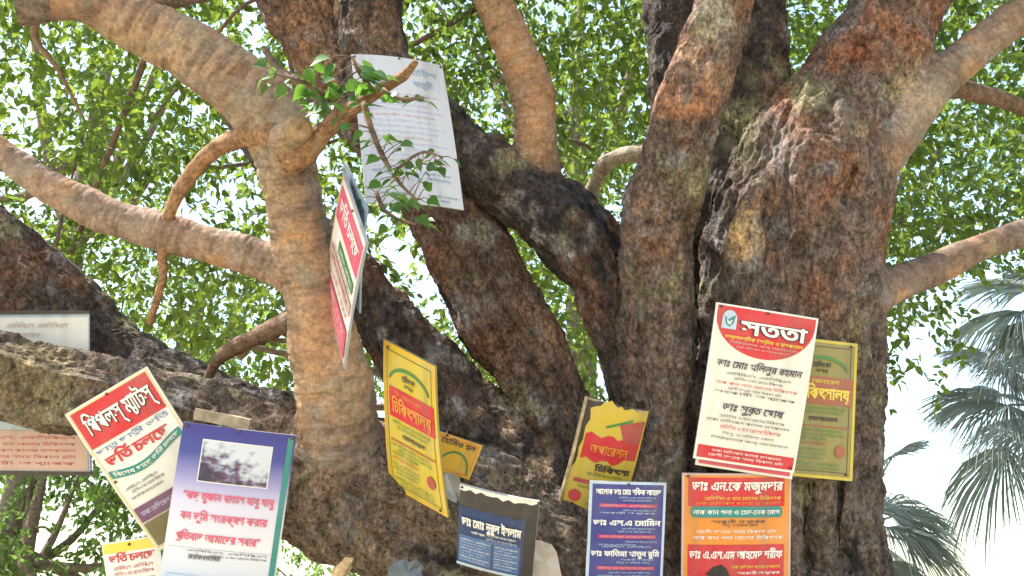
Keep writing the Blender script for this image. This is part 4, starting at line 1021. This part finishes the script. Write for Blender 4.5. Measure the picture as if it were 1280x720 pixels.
mb.tube([a, np.add(a, b) / 2 + np.array([.002, 0, 0]), b], [.0075, .008, .0075], 6, 0, .25); mb.build('batten', M_stick, s.root, smooth=False)
mb = MB(); a, b = s.xyz(.0, -.005, .006), s.xyz(.95, .02, .006); mb.tube([a, b], [.005, .004], 6, 0, .2); mb.build('batten', M_plank, s.root, smooth=False)
s.done([])

# tilted red and white sign
s = Sign('school_sign', POSE['mats'], 'tilted red and white school sign with slanting white title tucked behind the poster', bend=(.010, .010, -.006), board=K['white'], back=K['grey'])
s.border(K['cream'], 0, .009); s.border(K['ytxt'], .009, .012, 'inner_border')
s.rect('header_panel', .045, .022, .955, .265, K['red'])
for (m_, bo, dx, ly) in ((K['black'], .05, .006, 0), (K['ltxt'], .02, 0, 1)):
    s.text('পিপলস্ ম' + YA + 'াটস্', .12 + dx, .92 + dx, .085 + dx, .19 + dx, m_, bo, lay=ly)
s.text('ছাত' + RA + ' ছাত' + RA + 'ী ভত' + RE + 'ি', .06, .94, .285, .315, K['mid'], .01)
s.text('ভত' + RE + 'ি চলছে', .10, .85, .345, .41, K['red'], .035)
wav = lambda u, v: (u, v + .035 * math.sin((u - .1) * 5.2) - .03)
s.rect('green_ribbon', .05, .465, .95, .515, K['teal'], 20, 2, wav)
s.text('বিশেষ ছাড়ে ভত' + RE + 'ি চলছে', .09, .92, .478, .503, K['ltxt'], .015, fn=wav)
small(s, [(.575, .0, .25), (.605, .05, .2), (.64, .0, .25)], .1, .75, K['ink'], .018)
s.poly('photo_print', [(.86 + .12 * math.cos(t), .60 + .055 * math.sin(t)) for t in np.linspace(0, 6.28, 16)[:-1]], K['ink'])
s.rect('purple_panel', .05, .70, .95, .80, paint('purple band', (.16, .06, .14))); s.text(SM[2], .1, .9, .735, .765, K['lav'], .02)
s.rect('brown_panel', .05, .81, .95, .97, paint('photo brown', (.16, .13, .05), dirt=.5, scale=30)); s.done([(.5, .02), (.06, .5)])

# white and blue poster
def fade_mat():
    m, nt, n, l, b = mat_new('blue to white print'); tc = n.new('ShaderNodeTexCoord'); sp = n.new('ShaderNodeSeparateXYZ'); l.new(tc.outputs['Object'], sp.inputs[0])
    mr = n.new('ShaderNodeMapRange'); mr.inputs[1].default_value = .29; mr.inputs[2].default_value = -.29; l.new(sp.outputs['Z'], mr.inputs[0])
    r = n.new('ShaderNodeValToRGB'); e = r.color_ramp.elements; e[0].position = .0; e[0].color = (.035, .035, .22, 1); e[1].position = .46; e[1].color = (.60, .56, .70, 1)
    for p_, c_ in ((.16, (.05, .06, .28, 1)), (.32, (.30, .28, .52, 1)), (.75, (.70, .68, .72, 1)), (.93, (.55, .58, .70, 1))): q = e.new(p_); q.color = c_
    l.new(mr.outputs[0], r.inputs[0]); l.new(r.outputs[0], b.inputs['Base Color']); b.inputs['Roughness'].default_value = .4; return m
def photo_mat():
    m, nt, n, l, b = mat_new('printed storm photo'); tc = n.new('ShaderNodeTexCoord')
    mp = n.new('ShaderNodeMapping'); mp.inputs['Scale'].default_value = (9, 9, 14); nz_ = n.new('ShaderNodeTexNoise'); nz_.inputs['Scale'].default_value = 3; nz_.inputs['Detail'].default_value = 6
    l.new(tc.outputs['Object'], mp.inputs['Vector']); l.new(mp.outputs[0], nz_.inputs['Vector'])
    sp = n.new('ShaderNodeSeparateXYZ'); l.new(tc.outputs['Object'], sp.inputs[0])
    a1 = n.new('ShaderNodeMath'); a1.operation = 'MULTIPLY_ADD'; a1.inputs[1].default_value = 2.6; a1.inputs[2].default_value = -.36; l.new(sp.outputs['Z'], a1.inputs[0])
    a3 = n.new('ShaderNodeMath'); a3.operation = 'MULTIPLY_ADD'; a3.inputs[1].default_value = 1.1; l.new(sp.outputs['X'], a3.inputs[0]); l.new(a1.outputs[0], a3.inputs[2])
    a2 = n.new('ShaderNodeMath'); a2.operation = 'ADD'; l.new(nz_.outputs[0], a2.inputs[0]); l.new(a3.outputs[0], a2.inputs[1])
    r = n.new('ShaderNodeValToRGB'); e = r.color_ramp.elements; e[0].position = .36; e[0].color = (.03, .03, .07, 1); e[1].position = .7; e[1].color = (.55, .58, .64, 1)
    for p_, c_ in ((.44, (.16, .06, .09, 1)), (.50, (.10, .14, .26, 1)), (.57, (.36, .34, .40, 1))): q = e.new(p_); q.color = c_
    l.new(a2.outputs[0], r.inputs[0]); l.new(r.outputs[0], b.inputs['Base Color']); b.inputs['Roughness'].default_value = .35; return m
s = Sign('public_poster', POSE['poster'], 'white poster fading to deep blue at the top with a storm photo and red slogan', 'poster', bend=(.014, .010, .006), board=fade_mat(), back=K['grey'])
s.rect('photo_border', .195, .085, .815, .345, K['white']); s.rect('photo_print', .205, .092, .805, .338, photo_mat())
s.rect('teal_edge', .935, .02, .985, 1.0, K['teal'])
for (t, a, b, v) in (('\u201cঝড় তুফান বাতাস যাবু যাবু', .10, .90, .405), ('বন ভূমি সংরক্ষণ করার', .10, .86, .53), ('প' + RA + 'তিবাদ আমাদের সবার\u201d', .09, .82, .655)):
    s.text(t, a, b, v, v + .048, K['pink'], .025)
small(s, [(.762, .15, .02), (.785, .35, .02)], .05, .92, K['ink'], .012); s.text(SM[2], .22, .5, .785, .815, K['ink'], .02)
s.rect('rule', .04, .745, .93, .7475, K['steel']); s.rect('blue_footer', .05, .915, .93, .99, K['sky']); small(s, [(.94, .1, .1), (.965, .1, .1)], .1, .9, K['mid'], .014)
s.done([(.5, .015), (.04, .02), (.97, .02)])

s = Sign('notice_sign', POSE['small'], 'small white notice with orange header and red lettering below the tilted school sign', bend=(.004, .0), board=K['white'], back=K['grey'])
s.rect('header_panel', .02, .02, .98, .15, K['ytxt']); s.text('ভত' + RE + 'ি চলছে', .1, .9, .18, .28, K['red'], .03)
small(s, [(.36, .05, .05), (.44, .05, .05), (.54, .05, .05), (.64, .05, .05)], .1, .9, K['dred'], .05); s.done([(.5, .06)])

# big framed board behind the lower limb
s = Sign('notice_board', POSE['board'], 'large pale notice board with dark rails wedged behind the thick lower limb', 'notice board', bend=(0, 0), board=K['sky'], back=K['frame'], th=.012)
s.rect('white_panel', .01, .03, .99, .24, K['white']); s.rect('pink_strip', .01, .235, .985, .31, K['rose']); s.rect('pink_panel', .01, .735, .985, .985, K['rose'])
small(s, [(.08, .02, .1), (.14, .02, .3)], .4, .95, K['rose'], .03); small(s, [(.78, .05, .05), (.82, .05, .05), (.86, .05, .05), (.90, .05, .05), (.94, .05, .05)], .05, .95, K['dred'], .018)
for (u0, v0, u1, v1) in ((-.01, -.012, 1.006, .008), (-.01, .99, 1.006, 1.012)):
    mb = MB(); x0, _, z0 = s.xyz(u0, v0); x1, _, z1 = s.xyz(u1, v1); mb.box(((x0 + x1) / 2, -.004, (z0 + z1) / 2), abs(x1 - x0), .026, abs(z1 - z0)); mb.build('frame_rail', K['frame'], s.root, smooth=False)
s.done([])

# board seen almost edge on, and its bluish backing
s = Sign('notice_sign', POSE['edge'], 'red and white striped sign turned nearly edge on against the smooth limb', bend=(.0, .01), board=K['white'], back=K['steel'])
s.border(K['rose'], 0, .012)
s.rect('header_panel', .05, .06, .95, .30, K['pink']); s.text('ভত' + RE + 'ি চলছে', .12, .88, .12, .22, K['ltxt'], .03)
s.rect('green_band', .30, .36, .92, .44, K['green']); small(s, [(.40, .0, .0)], .35, .88, K['ltxt'], .03)
s.rect('rose_band', .05, .50, .95, .60, K['rose']); small(s, [(.47, .05, .05), (.55, .05, .05), (.65, .05, .05)], .08, .92, K['dred'], .03, 2)
s.rect('footer_panel', .05, .72, .95, .95, K['pink']); small(s, [(.78, .05, .05), (.84, .05, .05), (.90, .05, .05)], .08, .92, K['ltxt'], .03, 4); s.done([(.5, .03)])
s = Sign('blank_board', POSE['edgeback'], 'plain blue grey board behind the striped edge on sign', 'sign', bend=(.0, .006), board=K['steel'], back=K['steel']); s.border(K['sky'], 0, .015); s.done()

# large white sheet high on the limb
s = Sign('notice_sheet', POSE['sheet'], 'large white printed sheet high on the dark limb behind hanging leaves', 'notice', bend=(.02, .012), board=paint('grey white sheet', (.56, .54, .57)), back=K['grey'], th=.005)
s.text('নোটিশ', .52, .90, .085, .125, K['steel'], .03); s.text('জরুরী', .62, .84, .17, .21, K['steel'], .03)
for i in range(16):
    v = .27 + .038 * i; s.text(SM[i % 8], .10, .90 - .08 * (i % 3), v, v + .016, K['lav'] if i % 4 else K['rose'])
for (v, a, b) in ((.79, .08, .30), (.80, .6, .9), (.83, .62, .88), (.93, .1, .4), (.935, .62, .95), (.96, .62, .85)): s.text(SM[4], a, b, v, v + .014, K['steel'], .015)
s.done([(.5, .015), (.03, .02), (.97, .02)])

# weathered plank lying along the lower limb
c = at(278, 524, 3.86); mb = MB()
d0 = at(312, 530, 3.84) - at(244, 516, 3.88); L = np.linalg.norm(d0); t = d0 / L; u = np.array([0, -SP, CP]); u = u - t * (u @ t); u /= np.linalg.norm(u); nn = np.cross(t, u)
prof = [(-.5, .5), (-.2, .48), (.1, .52), (.5, .49), (.51, -.1), (.49, -.5), (.0, -.47), (-.51, -.5)]
vs = [t * L * a + u * .045 * b + nn * sg * .008 for sg in (1, -1) for a, b in prof]; n = len(prof)
mb.add(vs, [tuple(range(n)), tuple(range(2 * n - 1, n - 1, -1))] + [(i, n + i, n + (i + 1) % n, (i + 1) % n) for i in range(n)])
o = mb.build('plank', M_plank, None, smooth=False); o.location = c; tag(o, 'short weathered plank lying on the lower limb above the blue topped poster', 'plank')
